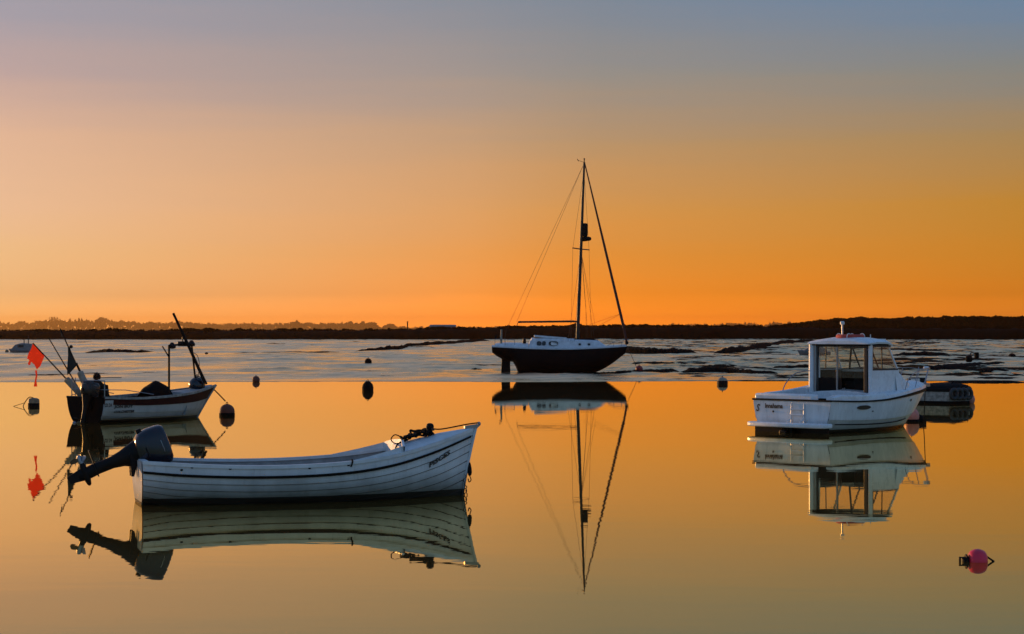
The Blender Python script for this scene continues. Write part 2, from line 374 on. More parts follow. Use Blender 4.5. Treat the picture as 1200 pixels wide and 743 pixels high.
def mrange(val, a, b, smooth=True):
    r = nt.nodes.new('ShaderNodeMapRange'); r.interpolation_type = 'SMOOTHSTEP' if smooth else 'LINEAR'
    r.inputs['From Min'].default_value = a; r.inputs['From Max'].default_value = b; lnk(nt, val, r.inputs['Value']); return r.outputs['Result']
c1 = mix(nt, mrange(sep.outputs['X'], -.24, .04, False), Lr.outputs['Color'], Mr.outputs['Color'])
c1 = mix(nt, mrange(sep.outputs['X'], -.02, .28, False), c1, Rr.outputs['Color'])
c1 = mix(nt, mrange(sep.outputs['Y'], .75, -.25), c1, Br.outputs['Color'])
sky = nt.nodes.new('ShaderNodeTexSky'); sky.sky_type = 'NISHITA'; sky.sun_disc = False
sky.sun_elevation = math.radians(SUN_EL); sky.sun_rotation = math.radians(SUN_AZ)
ns = nt.nodes.new('ShaderNodeVectorMath'); ns.operation = 'SCALE'; ns.inputs['Scale'].default_value = .05; lnk(nt, sky.outputs[0], ns.inputs[0])
fin = mix(nt, .04, c1, ns.outputs[0])
lnk(nt, fin, bg.inputs['Color']); bg.inputs['Strength'].default_value = K

sl = bpy.data.lights.new('sun', 'SUN'); sl.energy = 3.6; sl.angle = math.radians(.5); sl.color = (1, .55, .22)
so = bpy.data.objects.new('sun', sl); link(so)
az, el = math.radians(SUN_AZ), math.radians(SUN_EL)
d = Vector((math.sin(az)*math.cos(el), math.cos(az)*math.cos(el), math.sin(el)))
so.rotation_euler = d.to_track_quat('Z', 'Y').to_euler()

sc.view_settings.view_transform = 'Standard'; sc.view_settings.look = 'None'
sc.view_settings.exposure = 0; sc.view_settings.gamma = 1
sc.cycles.use_denoising = True
sc.cycles.max_bounces = 8; sc.cycles.transparent_max_bounces = 12; sc.cycles.volume_bounces = 0

# ------------------------------------------------------------------ setting
def vnoise(x, y, seed=0):
    "smooth 2D value noise on numpy arrays"
    xi = np.floor(x).astype(np.int64); yi = np.floor(y).astype(np.int64); xf = x-xi; yf = y-yi
    def h(a, b):
        n = (a*374761393 + b*668265263 + seed*974711) & 0x7fffffff
        n = ((n ^ (n >> 13))*1274126177) & 0x7fffffff
        return ((n ^ (n >> 16)) & 0xffff)/65535.0
    u = xf*xf*(3-2*xf); v = yf*yf*(3-2*yf)
    return (h(xi, yi)*(1-u)+h(xi+1, yi)*u)*(1-v)+(h(xi, yi+1)*(1-u)+h(xi+1, yi+1)*u)*v

def np_mesh(name, verts, faces, mats, mi=None, smooth=True):
    me = bpy.data.meshes.new(name); me.from_pydata(verts.tolist(), [], faces.tolist())
    for m in (mats if isinstance(mats, list) else [mats]): me.materials.append(m)
    if mi is not None: me.polygons.foreach_set('material_index', mi)
    if smooth: me.shade_smooth()
    return link(bpy.data.objects.new(name, me))

def gridfaces(n, k):
    i, j = np.meshgrid(np.arange(n-1), np.arange(k-1), indexing='ij'); a = (i*k+j).ravel()
    return np.stack([a, a+1, a+k+1, a+k], 1)

mb = MB(); mb.box((-8000, -600, -1.2), (8000, 14000, -1.0)); tag(mb.build('seabed', M['shade_mud']), kind='structure')
mb = MB(); mb.add([(-500, -300, 0), (500, -300, 0), (500, 130, 0), (-500, 130, 0)], [(0, 1, 2, 3)])
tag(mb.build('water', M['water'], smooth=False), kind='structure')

MUD0 = 101.0; SL = .0026
def mudz(y): return SL*(y-MUD0)
def mudD(py): return (CAMH+SL*MUD0)*F/((py-HOR)+SL*F)
ys = 99.0*np.exp(np.linspace(0, math.log(470/99.0), 400))
tx = np.linspace(-.55, .55, 760)
Y, T = np.meshgrid(ys, tx, indexing='ij'); X = T*Y
rgt = np.clip((X+12)/26, .6, 1.0)
rid = (1-np.abs(2*vnoise(X/2.6, Y/2.6, 12)-1))**3*.13*np.clip(vnoise(X/12, Y/14, 13)*2.2-.55, 0, 1)+(1-np.abs(2*vnoise(X/1.1, Y/1.7, 14)-1))**3*.06
bumpz = rid*np.clip((X+25)/40, .45, 1.0) + ((vnoise(X/4.5, Y/7, 1)-.5)*.16 + (vnoise(X/1.6, Y/4, 2)-.5)*.15 + (vnoise(X/.75, Y/2.5, 4)-.5)*.09)*rgt*np.clip(vnoise(X/14, Y/22, 8)*1.6-.2, .1, 1.2) + (vnoise(X/30, Y/16, 3)-.5)*.10
edge = np.clip((Y-101)/14, 0, 1)
Z = SL*(Y-MUD0) + bumpz*(.05+.95*edge) + np.clip((Y-(100.9+3.2*(vnoise(X/11, X*0, 31)-.5)+1.3*(vnoise(X/2.5, X*0, 32)-.5)))*.25, -.14, .012)
tag(np_mesh('mudflat', np.stack([X, Y, Z], -1).reshape(-1, 3), gridfaces(*Y.shape), M['mud']), kind='structure')

def mud_bank(pts, seed=0):
    "pts: (px, py base, height px): a ridge standing on the flat, its shade painted as dark colour"
    c0 = random.uniform(0, 900); n = 110; xs = np.linspace(0, len(pts)-1, n); rows = []
    for q in xs:
        i = min(int(q), len(pts)-2); u = q-i
        px, py, h = [pts[i][k]*(1-u)+pts[i+1][k]*u for k in range(3)]
        D = mudD(py); hh = h*1.35*D/F
        e = min(1, q/.25, (len(pts)-1-q)/.25)
        hh *= max(e, .05)*(.55+.6*float(vnoise(np.array([c0+q*6.0]), np.array([.5]), 21)[0])+.35*float(vnoise(np.array([c0+q*22.0]), np.array([.5]), 22)[0]))
        c = P(px, py, D); wd = 2.6+.5*random.random()
        rows.append([(c.x, c.y-.7*wd*.4, mudz(c.y)-.1), (c.x+random.uniform(-.1, .1), c.y-.1, mudz(c.y)+hh*.7), (c.x, c.y+wd*.5, mudz(c.y)+hh), (c.x, c.y+wd, mudz(c.y)+hh*.6), (c.x, c.y+wd*1.7, mudz(c.y)-.1)])
    mb = MB(); mb.grid(rows); return tag(mb.build('mud_bank', M['shade_mud'], ang=80), kind='structure')

for bk in ([(100, 413, 1), (125, 413.6, 3), (150, 413.6, 2.6), (180, 413, 1.2)],
           [(20, 440.5, .8), (60, 440.5, 1.2), (95, 440, .7)],
           [(268, 414.5, .8), (330, 414, 1.2), (400, 413, 1)],
           [(415, 412, 1), (440, 411, 2.6), (468, 410, 4), (478, 407, 2)],
           [(468, 407, 2), (500, 405, 3), (540, 402, 2.5), (575, 399.5, 1.6)],
           [(548, 434.5, 1.4), (566, 434.5, 2)],
           [(728, 414.5, 5), (760, 415, 5.2), (790, 414.8, 5), (818, 414, 3)],
           [(838, 414.5, 3), (865, 413, 5), (890, 409, 4), (925, 402.5, 3), (960, 399.5, 2)],
           [(735, 429, 2.5), (770, 428.6, 3), (795, 428, 2.5), (825, 427, 1.5)],
           [(828, 430.5, 1.5), (850, 430, 2), (870, 429, 1)],
           [(695, 438.8, 1.5), (720, 438.6, 2), (752, 437.5, 3), (800, 436.5, 3)],
           [(800, 437.5, 4), (840, 436, 5), (880, 438.2, 3), (915, 438, 2)],
           [(905, 433, 2), (940, 432, 3), (958, 432, 3)],
           [(1036, 419, 1), (1062, 417.5, 3), (1085, 417.2, 3.4), (1117, 416, 2)],
           [(1040, 430, 2), (1085, 434, 3), (1110, 433, 3.6), (1150, 429, 3), (1185, 426.5, 2)],
           [(1045, 404, 1), (1075, 399, .8), (1108, 396, 1.2)],
           [(1150, 434.5, 2), (1180, 434, 2)], [(1140, 442, 1.6), (1180, 441.5, 2), (1203, 441, 2)],
           [(1120, 448.6, 1), (1160, 448.6, 1.4), (1205, 448.4, 1.2)],
           [(1020, 440, 1), (1060, 441, 1.5), (1090, 440, 1)]):
    mud_bank(bk)
rb = random.Random(5)
for _k in range(34):
    _x = rb.uniform(690, 1200) if _k < 26 else rb.uniform(20, 560); _y = rb.choice([rb.uniform(400, 412), rb.uniform(417, 446)]); _w = rb.uniform(10, 45)*(1 if _k < 26 else .6); _h = rb.uniform(.6, 1.7)*(1 if _k < 26 else .6)
    mud_bank([(_x-_w, _y, _h*.5), (_x-_w*.3, _y+rb.uniform(-.5, .5), _h), (_x+_w*.4, _y+rb.uniform(-.5, .5), _h*.8), (_x+_w, _y+rb.uniform(-.8, .8), _h*.4)])

# saltmarsh bank behind the flat
banktop = table([(-1400, 385), (-400, 386), (0, 387), (150, 387), (300, 386.6), (440, 386.2), (500, 385.2), (560, 384), (620, 383.5), (700, 383), (880, 382.8), (1000, 384), (1800, 384)])
def bank(name, D0, D1, x0, x1, topf, zb, n=420, m=None):
    rows = []
    for i in range(n+1):
        px = x0+(x1-x0)*i/n
        h = CAMH-(topf(px)-HOR)*(D0+8)/F
        X = lambda D: (px-CX)/F*D
        j = lambda s: random.uniform(-s, s)
        rows.append([(X(D0), D0+j(1.5), zb-.4), (X(D0+2), D0+2+j(1.), zb+(h-zb)*.45+j(.12)), (X(D0+5), D0+5, h-.35+j(.15)), (X(D0+9), D0+9, h-.15+j(.1)), (X(D0+30), D0+30, h-.3), (X(D1), D1, h-.6)])
    mb = MB(); mb.grid(rows); return tag(mb.build(name, m or M['land'], ang=80), kind='structure')
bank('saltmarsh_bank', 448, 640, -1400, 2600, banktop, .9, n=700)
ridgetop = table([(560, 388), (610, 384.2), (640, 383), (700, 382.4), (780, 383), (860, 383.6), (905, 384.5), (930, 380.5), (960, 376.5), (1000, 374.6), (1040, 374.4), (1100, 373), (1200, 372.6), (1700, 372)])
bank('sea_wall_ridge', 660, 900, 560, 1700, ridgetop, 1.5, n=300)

def scatter(name, n, posf, size, m):
    "many small leaf-clump faces"
    pos = posf(n); s = size*(.5+rng.random(n)); V = np.empty((n, 4, 3))
    a = rng.random(n)*2*PI; t = rng.uniform(-.6, .6, n)
    ux = np.stack([np.cos(a)*s, np.sin(a)*s*.4, t*s*.5], 1); uz = np.stack([rng.uniform(-.4, .4, n)*s, rng.uniform(-.4, .4, n)*s, s*rng.uniform(.6, 1.3, n)], 1)
    V[:, 0] = pos-ux*.5; V[:, 1] = pos+ux*.5; V[:, 2] = pos+ux*.22+uz; V[:, 3] = pos-ux*.3+uz*.9
    o = np_mesh(name, V.reshape(-1, 3), np.arange(n*4).reshape(-1, 4), m, smooth=False)
    return tag(o, kind='stuff')
def posbank(topf, D0, x0, x1, zb, spread=10):
    def f(n):
        px = rng.uniform(x0, x1, n); D = D0+rng.random(n)**1.3*spread
        k = np.linspace(x0, x1, 400); tops = np.interp(px, k, [topf(q) for q in k])
        h = CAMH-(tops-HOR)*(D0+8)/F
        z = zb+(h-zb)*np.clip((D-D0)/6, 0, 1)**.6-.45+vnoise(px/3.0, D*0, 5)*.35+vnoise(px/9.0, D*0, 6)*.5-.25
        return np.stack([(px-CX)/F*D, D, z], 1)
    return f
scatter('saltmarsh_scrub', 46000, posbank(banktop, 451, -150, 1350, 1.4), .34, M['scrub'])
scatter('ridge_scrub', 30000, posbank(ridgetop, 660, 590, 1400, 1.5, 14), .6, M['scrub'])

# far land with hazy woods
mb = MB()
rows = []
for y, z in ((600, 1.2), (1500, 2.5), (3500, 5), (7000, 9), (10500, 25), (11600, 27), (13500, 27)):
    rows.append([(x*y/9000, y, z+(math.sin(x*.004)*1.5 if y > 8000 else 0)) for x in range(-5000, 5001, 250)])
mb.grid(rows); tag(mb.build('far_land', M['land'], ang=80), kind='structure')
woodtop = [(-30, 379), (0, 379.5), (15, 381), (22, 378), (35, 380), (47, 377.5), (60, 377), (78, 378), (100, 377.5), (110, 377), (118, 374.5), (124, 374), (130, 377), (150, 377.5), (170, 380), (176, 378.5), (182, 380), (200, 379.5), (215, 378), (235, 380.5), (260, 381), (300, 381), (330, 380.5), (345, 379), (356, 380), (375, 380), (408, 380.5), (440, 382), (445, 386), (450, 383), (470, 384.5), (500, 385), (700, 384.8), (740, 384), (765, 382.5), (785, 382.5), (800, 381.5), (835, 382), (850, 380.5), (880, 380), (897, 382.5), (905, 380), (925, 379.5), (945, 381), (1000, 382), (1230, 382)]
wx = np.array([p[0] for p in woodtop], float); wy = np.array([p[1] for p in woodtop], float)
def poswood(n):
    px = rng.uniform(-30, 1010, n); D = rng.uniform(11000, 11500, n)
    top = np.interp(px, wx, wy)+ (vnoise(px/2.2, px*0, 9)-.6)*2.6
    ztop = CAMH-(top-HOR)*D/F; z = 18+(ztop-18)*(1-rng.random(n)**2.2)-8
    return np.stack([(px-CX)/F*D, D, z], 1)
tag(scatter('far_wood', 14000, poswood, 11.0, M['foliage']), kind='stuff')

def far_tree(px, top, wpx, label, kind='round', D=10900, base=386.5):
    "trunk with limbs and a crown of leaf clumps"
    b = P(px, base, D); H = (base-top)*D/F; W = wpx*D/F/2
    r = thing('poplar_tree' if kind == 'poplar' else 'tree', label, 'tree', b, group='distant trees on the skyline')
    mb = MB(); mb.tube([(0, 0, -2), (.2, 0, H*.3), (0, 0, H*.75)], [1.4, 1, .3], 6)
    for k in range(5):
        a = k*1.26; mb.tube([(0, 0, H*(.25+.1*k)), (math.cos(a)*W*.6, math.sin(a)*W*.4, H*(.45+.1*k))], [.6, .15], 5)
    mb.build('trunk', M['trunk'], r)
    n = 420; q = rng.normal(size=(n, 3)); q /= np.linalg.norm(q, axis=1)[:, None]; q *= (rng.random(n)**.4)[:, None]
    lob = .75+.45*vnoise(q[:, 0]*2.5+5, q[:, 2]*2.5+3, int(px) % 50)
    cz = .58 if kind == 'round' else .52
    pts = np.stack([q[:, 0]*W*lob, q[:, 1]*W*lob, H*cz+q[:, 2]*H*(.42 if kind == 'round' else .47)*lob-1], 1)
    s = 5.6*(.5+rng.random(n)); V = np.empty((n, 4, 3)); a = rng.random(n)*6.28
    u = np.stack([np.cos(a)*s, np.sin(a)*s, rng.uniform(-.5, .5, n)*s], 1)*.5; v = np.stack([rng.uniform(-.5, .5, n)*s, rng.uniform(-.5, .5, n)*s, s*.8], 1)*.5
    V[:, 0] = pts-u-v; V[:, 1] = pts+u-v; V[:, 2] = pts+u*.6+v; V[:, 3] = pts-u*.8+v
    o = np_mesh('crown', V.reshape(-1, 3), np.arange(n*4).reshape(-1, 4), M['foliage'], smooth=False); o.parent = r
far_tree(63, 371.5, 22, 'broad round tree, widest crown on the hazy skyline behind the red flag')
far_tree(50, 375.5, 9, 'smaller round tree touching the left side of the broadest skyline tree')
far_tree(74, 375.5, 10, 'low rounded tree touching the right side of the broadest skyline tree')
far_tree(82, 372, 3.2, 'single narrow poplar just right of the broadest skyline tree', 'poplar')
far_tree(92.5, 371.8, 2.6, 'taller of the paired narrow poplars on the hazy skyline', 'poplar')
far_tree(96, 372.8, 2.6, 'shorter of the paired narrow poplars on the hazy skyline', 'poplar')
far_tree(117, 374, 14, 'flat topped spreading tree on the skyline above the dark flag')
far_tree(348, 375.5, 8, 'lone rounded tree standing above the low hazy wood left of the clumped row')
for k, (px, t) in enumerate([(411, 376.5), (418, 377.5), (425, 376.6), (432, 377), (438, 377)]):
    far_tree(px, t, 8, ['leftmost tree of the clumped row on the skyline', 'second tree from the left in the clumped skyline row', 'middle tree of the clumped row on the skyline', 'fourth tree from the left in the clumped skyline row', 'rightmost tree of the clumped row on the skyline, ending sharply'][k])
far_tree(457, 379, 11, 'isolated low rounded tree just right of the clumped skyline row')
far_tree(176, 377, 5, 'small rounded tree on the skyline left of the tall leaning pole')

# hut and post on the marsh
b0 = P(519, 385.8, 462)
h = thing('marsh_hut', 'long low dark hut with a pale roof on the saltmarsh skyline', 'hut', b0)
mb = MB(); mb.box((-2.9, -1, -1), (2.9, 1, .55)); mb.build('wall', M['hut'], h)
mb = MB(); mb.prism([(-3.1, -1.2, .55), (3.1, -1.2, .55), (2.9, 0, .95), (-2.9, 0, .95)], (0, 0, .08)); mb.prism([(-3.1, 1.2, .55), (3.1, 1.2, .55), (2.9, 0, .95), (-2.9, 0, .95)], (0, 0, .08)); mb.build('roof', M['grey_boat'], h)
for k in range(4):
    mb = MB(); mb.box((-2.2+k*1.3, -1.06, -.05), (-1.5+k*1.3, -1.0, .35)); mb.build('window', M['lamp_white'], h)  # white panes paint the hut's small gleam into their colour
h = thing('marsh_post', 'thin dark post standing alone on the saltmarsh skyline left of the hut', 'post', P(477.5, 386.5, 458))
mb = MB(); mb.tube([(0, 0, -1), (.02, 0, 1.9)], [.16, .12], 8); mb.box((-.25, -.1, 1.7), (.25, .1, 1.8)); mb.build('post', M['pole_dark'], h)

# haze
m = bpy.data.materials.new('evening_haze'); m.use_nodes = True; nt = m.node_tree
nt.nodes.remove(nt.nodes['Principled BSDF']); pv = nt.nodes.new('ShaderNodeVolumePrincipled')
pv.inputs['Color'].default_value = (1, .56, .18, 1); pv.inputs['Density'].default_value = .00009; pv.inputs['Anisotropy'].default_value = .9
lnk(nt, pv.outputs[0], nt.nodes['Material Output'].inputs['Volume'])
mb = MB(); mb.box((-8100, -650, -2.2), (8100, 14050, 110)); hz = mb.build('haze', m, smooth=False); tag(hz, kind='stuff')

# ------------------------------------------------------------------ hulls
class Hull:
    def __init__(s, L, beam, sheer, keel, p, q, rake=.2, curve=0., trake=0.):
        s.L = L; s.b = table(beam); s.zs = table(sheer); s.zk = table(keel); s.p = table(p); s.q = table(q)
        s.rake = rake; s.curve = curve; s.tr = trake
    def pt(s, u, t, off=0.0, side=-1):
        def raw(t):
            a = min(max(t, 0), 1)*PI/2; c = max(math.cos(a), 0.0)
            y = s.b(u)*c**s.p(u); z = s.zs(u)-(s.zs(u)-s.zk(u))*math.sin(a)**s.q(u); return y, z
        y, z = raw(t)
        if off:
            y0, z0 = raw(t-.02); y1, z1 = raw(t+.02)
            ny, nz = (z0-z1), (y1-y0); l = math.hypot(ny, nz) or 1
            y += off*ny/l; z += off*nz/l
        if t >= 1: y = 0
        x = s.L*u + (s.rake*z+s.curve*max(z, 0)**2)*u**5 - s.tr*z*(1-u)**6
        return Vector((x, side*max(y, 0), z))
    def find(s, x, z, off=.006, side=-1):
        u = min(max(x/s.L, 0), 1); t = .3
        for _ in range(6):
            lo, hi = 0.0, .98
            for _ in range(22):
                t = (lo+hi)/2
                if s.pt(u, t).z > z: lo = t
                else: hi = t
            u = min(max(u+(x-s.pt(u, t).x)/s.L, 0), 1)
        return s.pt(u, t, off, side)
    def shell(s, ts, offs=None, nu=40, u0=0, u1=1, inner=0.0, warp=0.0):
        "rows along u; both sides from port sheer over keel to starboard sheer"
        offs = offs or [0]*len(ts); rows = []
        for i in range(nu+1):
            u = u0+(u1-u0)*(1-(1-i/nu)**1.3)
            e = 1.0 if u < .97 else max(0, (1-u)/.03)
            w = 1+warp*u**4
            a = [s.pt(u, t**w, (o*e)-inner, -1) for t, o in zip(ts, offs)]
            b = [s.pt(u, t**w, (o*e)-inner, 1) for t, o in zip(ts, offs)]
            rows.append(a+b[::-1][1:])
        return rows
    def transom(s, mb, ts, offs=None, mi=0):
        offs = offs or [0]*len(ts)
        ring = [s.pt(0, t, o, -1) for t, o in zip(ts, offs)]+[s.pt(0, t, o, 1) for t, o in list(zip(ts, offs))[::-1][1:]]
        mb.add(ring, [tuple(range(len(ring)))], mi)
    def strip(s, mb, T0, T1, off, u0=0, u1=1, n=40, mi=0, side=-1, warp=0.0):
        "rounded bead along the hull"
        rows = []
        for i in range(n+1):
            u = u0+(u1-u0)*i/n; w = 1+warp*u**4; t0, t1 = T0**w, T1**w
            rows.append([s.pt(u, t0, -.004, side), s.pt(u, t0, off, side), s.pt(u, t1, off, side), s.pt(u, t1, -.004, side)])
        mb.grid(rows, mi)

def text_mesh(body, size, shear=0, bold=.0):
    cu = bpy.data.curves.new('t', 'FONT'); cu.body = body; cu.size = size; cu.shear = shear; cu.offset = bold; cu.resolution_u = 2
    o = bpy.data.objects.new('t', cu); link(o); dg = bpy.context.evaluated_depsgraph_get(); dg.update()
    me = bpy.data.meshes.new_from_object(o.evaluated_get(dg)); bpy.data.objects.remove(o)
    bm = bmesh.new(); bm.from_mesh(me)
    bmesh.ops.triangulate(bm, faces=bm.faces)
    v = [x.co.copy() for x in bm.verts]; f = [tuple(q.index for q in y.verts) for y in bm.faces]; bm.free(); bpy.data.meshes.remove(me)
    return v, f

def lettering(name, body, size, mapf, parent, shear=0, width=None, m=None, bold=0.0):
    v, f = text_mesh(body, size, shear, bold)
    if width:
        w = max(p.x for p in v); k = width/w
        for p in v: p.x *= k
    mb = MB(); mb.add([mapf(p.x, p.y) for p in v], f); return mb.build(name, m or M['letter'], parent, smooth=False, weld=False)

def outboard(parent, loc, tilt, scale=1.0, cowl='cowl_blue', yaw=0, tiller=True, cowl_k=1.0):
    "x forward, z up; tilt in degrees about y; pivot at clamp"
    T = Matrix.Translation(loc) @ Euler((0, 0, yaw)).to_matrix().to_4x4() @ Matrix.Rotation(math.radians(tilt), 4, 'Y') @ Matrix.Scale(scale, 4)
    k = cowl_k
    mb = MB()          # cowl: rounded box lofted up z
    prof = [(.13, .16, .00, .10), (.20, .17, .0, .13), (.245, .19, -.01, .2), (.255, .195, -.01, .30), (.245, .185, -.015, .40), (.232, .172, -.02, .455), (.20, .15, -.03, .485), (.10, .08, -.04, .498), (.02, .02, -.04, .50)]
    rows = []
    for rx, ry, cx, z in prof:
        rows.append([(cx*k+(rx*k)*math.copysign(abs(math.cos(a))**.6, math.cos(a)), (ry*k)*math.copysign(abs(math.sin(a))**.6, math.sin(a)), .10+(z-.1)*k) for a in [2*PI*j/24 for j in range(24)]])
    mb.grid(rows, 0, closed=True, M=T)
    mb.add([r for r in rows[0]], [tuple(range(24))], 0, T)
    motor = mb.build('outboard_motor', M[cowl], parent, ang=50)
    mb = MB(); mb.torus((0, 0, .235), .232*k, .012, 28, 6, M=T @ Matrix.Diagonal((1.05, .82, 1, 1))); mb.build('cowl_seam', M['engine_black'], motor)
    mb = MB(); mb.torus((-.015, 0, .10+.30*k), .248*k, .006, 32, 6, M=T @ Matrix.Diagonal((1.0, .76, 1, 1))); mb.build('cowl_trim', M['alu'], motor)
    mb = MB(); mb.box((-.29*k, -.03, .2), (-.24*k, .03, .28), M=T); mb.build('cowl_latch', M['engine_black'], motor)
    mb = MB()          # leg
    def sec(z, x0, x1, hw): return [((x0+x1)/2+(x1-x0)/2*math.cos(a), hw*math.sin(a), z) for a in [2*PI*j/14 for j in range(14)]]
    lr = [sec(.12, -.24, .20, .15), sec(.02, -.21, .16, .12), sec(-.14, -.16, .08, .08), sec(-.30, -.13, .05, .055), sec(-.52, -.13, .05, .045), sec(-.60, -.13, .06, .045), sec(-.72, -.12, .07, .05), sec(-.80, -.11, .05, .03), sec(-.83, -.10, .03, .012)]
    mb.grid(lr, 0, closed=True, M=T); mb.add(lr[0], [tuple(range(14))], 0, T)
    mb.prism([(-.34, -.075, -.545), (.08, -.05, -.545), (.08, .05, -.545), (-.34, .075, -.545)], (0, 0, -.015), M=T)   # anti-ventilation plate
    tor = [(.16, .01), (.14, .03), (.06, .05), (-.05, .055), (-.16, .05), (-.2, .035)]
    mb.grid([[(x, r*math.cos(a), -.72+r*math.sin(a)) for a in [2*PI*j/12 for j in range(12)]] for x, r in tor], 0, closed=True, M=T)
    mb.prism([(.06, -.008, -.77), (.03, -.008, -.98), (-.08, -.008, -1.0), (-.13, -.008, -.77)], (0, .016, 0), M=T)   # skeg
    mb.build('leg', M['engine_black'], motor, ang=50)
    mb = MB()
    mb.grid([[(x, r*math.cos(a), -.72+r*math.sin(a)) for a in [2*PI*j/10 for j in range(10)]] for x, r in ((-.2, .045), (-.3, .04), (-.33, .02))], 0, closed=True, M=T)
    for j in range(3):
        a0 = j*2*PI/3+.5; bl = []
        for rr, wd, tw in ((.03, .05, .9), (.09, .10, .8), (.13, .09, .7), (.155, .03, .6)):
            for sgn in (-1, 1):
                an = a0+sgn*wd*.5*math.cos(tw)/rr*.8
                bl.append((-.26+sgn*wd*.5*math.sin(tw), rr*math.cos(an), -.72+rr*math.sin(an)))
        mb.grid([[bl[0], bl[1]], [bl[2], bl[3]], [bl[4], bl[5]], [bl[6], bl[7]]], M=T)
        mb.grid([[Vector(p)+Vector((-.008, 0, 0)) for p in r] for r in ([bl[0], bl[1]], [bl[2], bl[3]], [bl[4], bl[5]], [bl[6], bl[7]])], M=T)
    mb.build('propeller', M['alu'], motor, ang=50)
    if tiller:
        mb = MB(); mb.tube([(.15, .03, .08), (.32, .03, .06), (.42, .03, .09)], [.03, .022, .02], 8, M=T); mb.tube([(.42, .03, .09), (.58, .03, .15)], [.026, .024], 8, M=T)
        mb.build('tiller', M['engine_black'], motor)
    # fixed clamp bracket (not tilted)
    B = Matrix.Translation(Vector(loc)+Vector((.07, 0, .02))) @ Matrix.Scale(scale, 4); mb = MB()
    for sgn in (-1, 1):
        mb.prism([(-.11, sgn*.1-.015, .06), (.10, sgn*.1-.015, .06), (.10, sgn*.1-.015, -.03), (.02, sgn*.1-.015, -.05), (-.045, sgn*.1-.015, -.30), (-.09, sgn*.1-.015, -.30)], (0, .03, 0), M=B)
        mb.tube([(.10, sgn*.1, -.03), (.18, sgn*.1, -.03)], .012, 6, M=B)
    mb.tube([(-.1, -.12, .03), (-.1, .12, .03)], .022, 8, M=B)
    mb.build('clamp_bracket', M['engine_black'], motor)
    return motor

# ------------------------------------------------------------------ 1. clinker open boat
stern = Vector(((163-CX)/F*28.9, 28.9, 0)); bowp = Vector(((541-CX)/F*30.3, 30.3, 0))
dv = bowp-stern; rz = math.atan2(dv.y, dv.x); LW = dv.length
ob = thing('open_boat', 'long white clinker built open boat with tilted dark outboard floating in the foreground', 'boat', stern, rz)
Hc = Hull(LW, [(0, .62), (.15, .74), (.35, .83), (.55, .82), (.72, .68), (.86, .42), (.95, .18), (1, .012)],
          [(0, .615), (.2, .555), (.4, .535), (.6, .57), (.75, .655), (.88, .80), (1, .985)],
          [(0, -.06), (.1, -.16), (.5, -.22), (.9, -.2), (1, -.12)],
          [(0, .62), (.4, .56), (.7, .75), (.9, 1.05), (1, 1.2)], [(0, 1.15), (.4, 1.15), (.7, 1.05), (1, .9)], rake=.15, curve=.055, trake=.05)
edges = [0, .165, .27, .36, .45, .54, .63, .73, .85, 1.0]
ts, offs, lap_shade = [], [], []
for k in range(len(edges)-1):
    th = .016
    ts += [edges[k]+(.004 if k else 0), edges[k+1]-.006, edges[k+1]]; offs += [.0, th, th*.9]
    lap_shade += [0, 1, 1]
ts.append(1.0); offs.append(0)
rows = Hc.shell(ts, offs, 56, warp=.7)
mb = MB(); nts = len(ts)
rowm = lap_shade[:nts-1]+lap_shade[:nts-1][::-1]; rowm = (rowm+[0]*400)[:len(rows[0])-1]
mb.grid(rows, rowm=rowm)
mb.build('hull', [M['white_boat'], M['lap_shade']], ob, ang=28)
mb = MB(); Hc.transom(mb, [i/14 for i in range(15)]); o = mb.build('transom', M['white_transom'], ob)
for v in o.data.vertices: v.co.x -= .012
# inside skin, sole
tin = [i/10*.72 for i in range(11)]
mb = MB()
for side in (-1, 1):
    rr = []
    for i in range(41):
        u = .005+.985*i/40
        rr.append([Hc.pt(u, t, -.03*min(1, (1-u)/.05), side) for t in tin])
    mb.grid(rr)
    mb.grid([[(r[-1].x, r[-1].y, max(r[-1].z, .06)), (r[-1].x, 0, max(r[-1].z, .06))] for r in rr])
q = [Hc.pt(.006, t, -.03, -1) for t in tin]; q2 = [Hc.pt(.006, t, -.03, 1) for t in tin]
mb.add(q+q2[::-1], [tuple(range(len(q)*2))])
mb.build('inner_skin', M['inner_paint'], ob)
# gunwale capping and dark rubbing strake
mb = MB()
for side in (-1, 1):
    rr = []
    for i in range(49):
        u = i/48*.995; e = min(1, (1-u)/.06)
        a = Hc.pt(u, 0, .022*e, side); b_ = Hc.pt(u, 0, -.05*e, side); z = a.z
        rr.append([(a.x, a.y, z-.035), (a.x, a.y, z+.012), (b_.x, b_.y, z+.014), (b_.x, b_.y, z-.03)])
    mb.grid(rr)
pa = Hc.pt(0, 0, 0, -1); mb.box((-.03, -abs(pa.y), pa.z-.03), (.05, abs(pa.y), pa.z+.015))
mb.build('gunwale', M['white_paint'], ob, ang=50)
mb = MB()
for side in (-1, 1): Hc.strip(mb, .148, .180, .036, 0, .992, 56, side=side, warp=.7)
mb.build('rubbing_strake', M['black_rubber'], ob, ang=60)
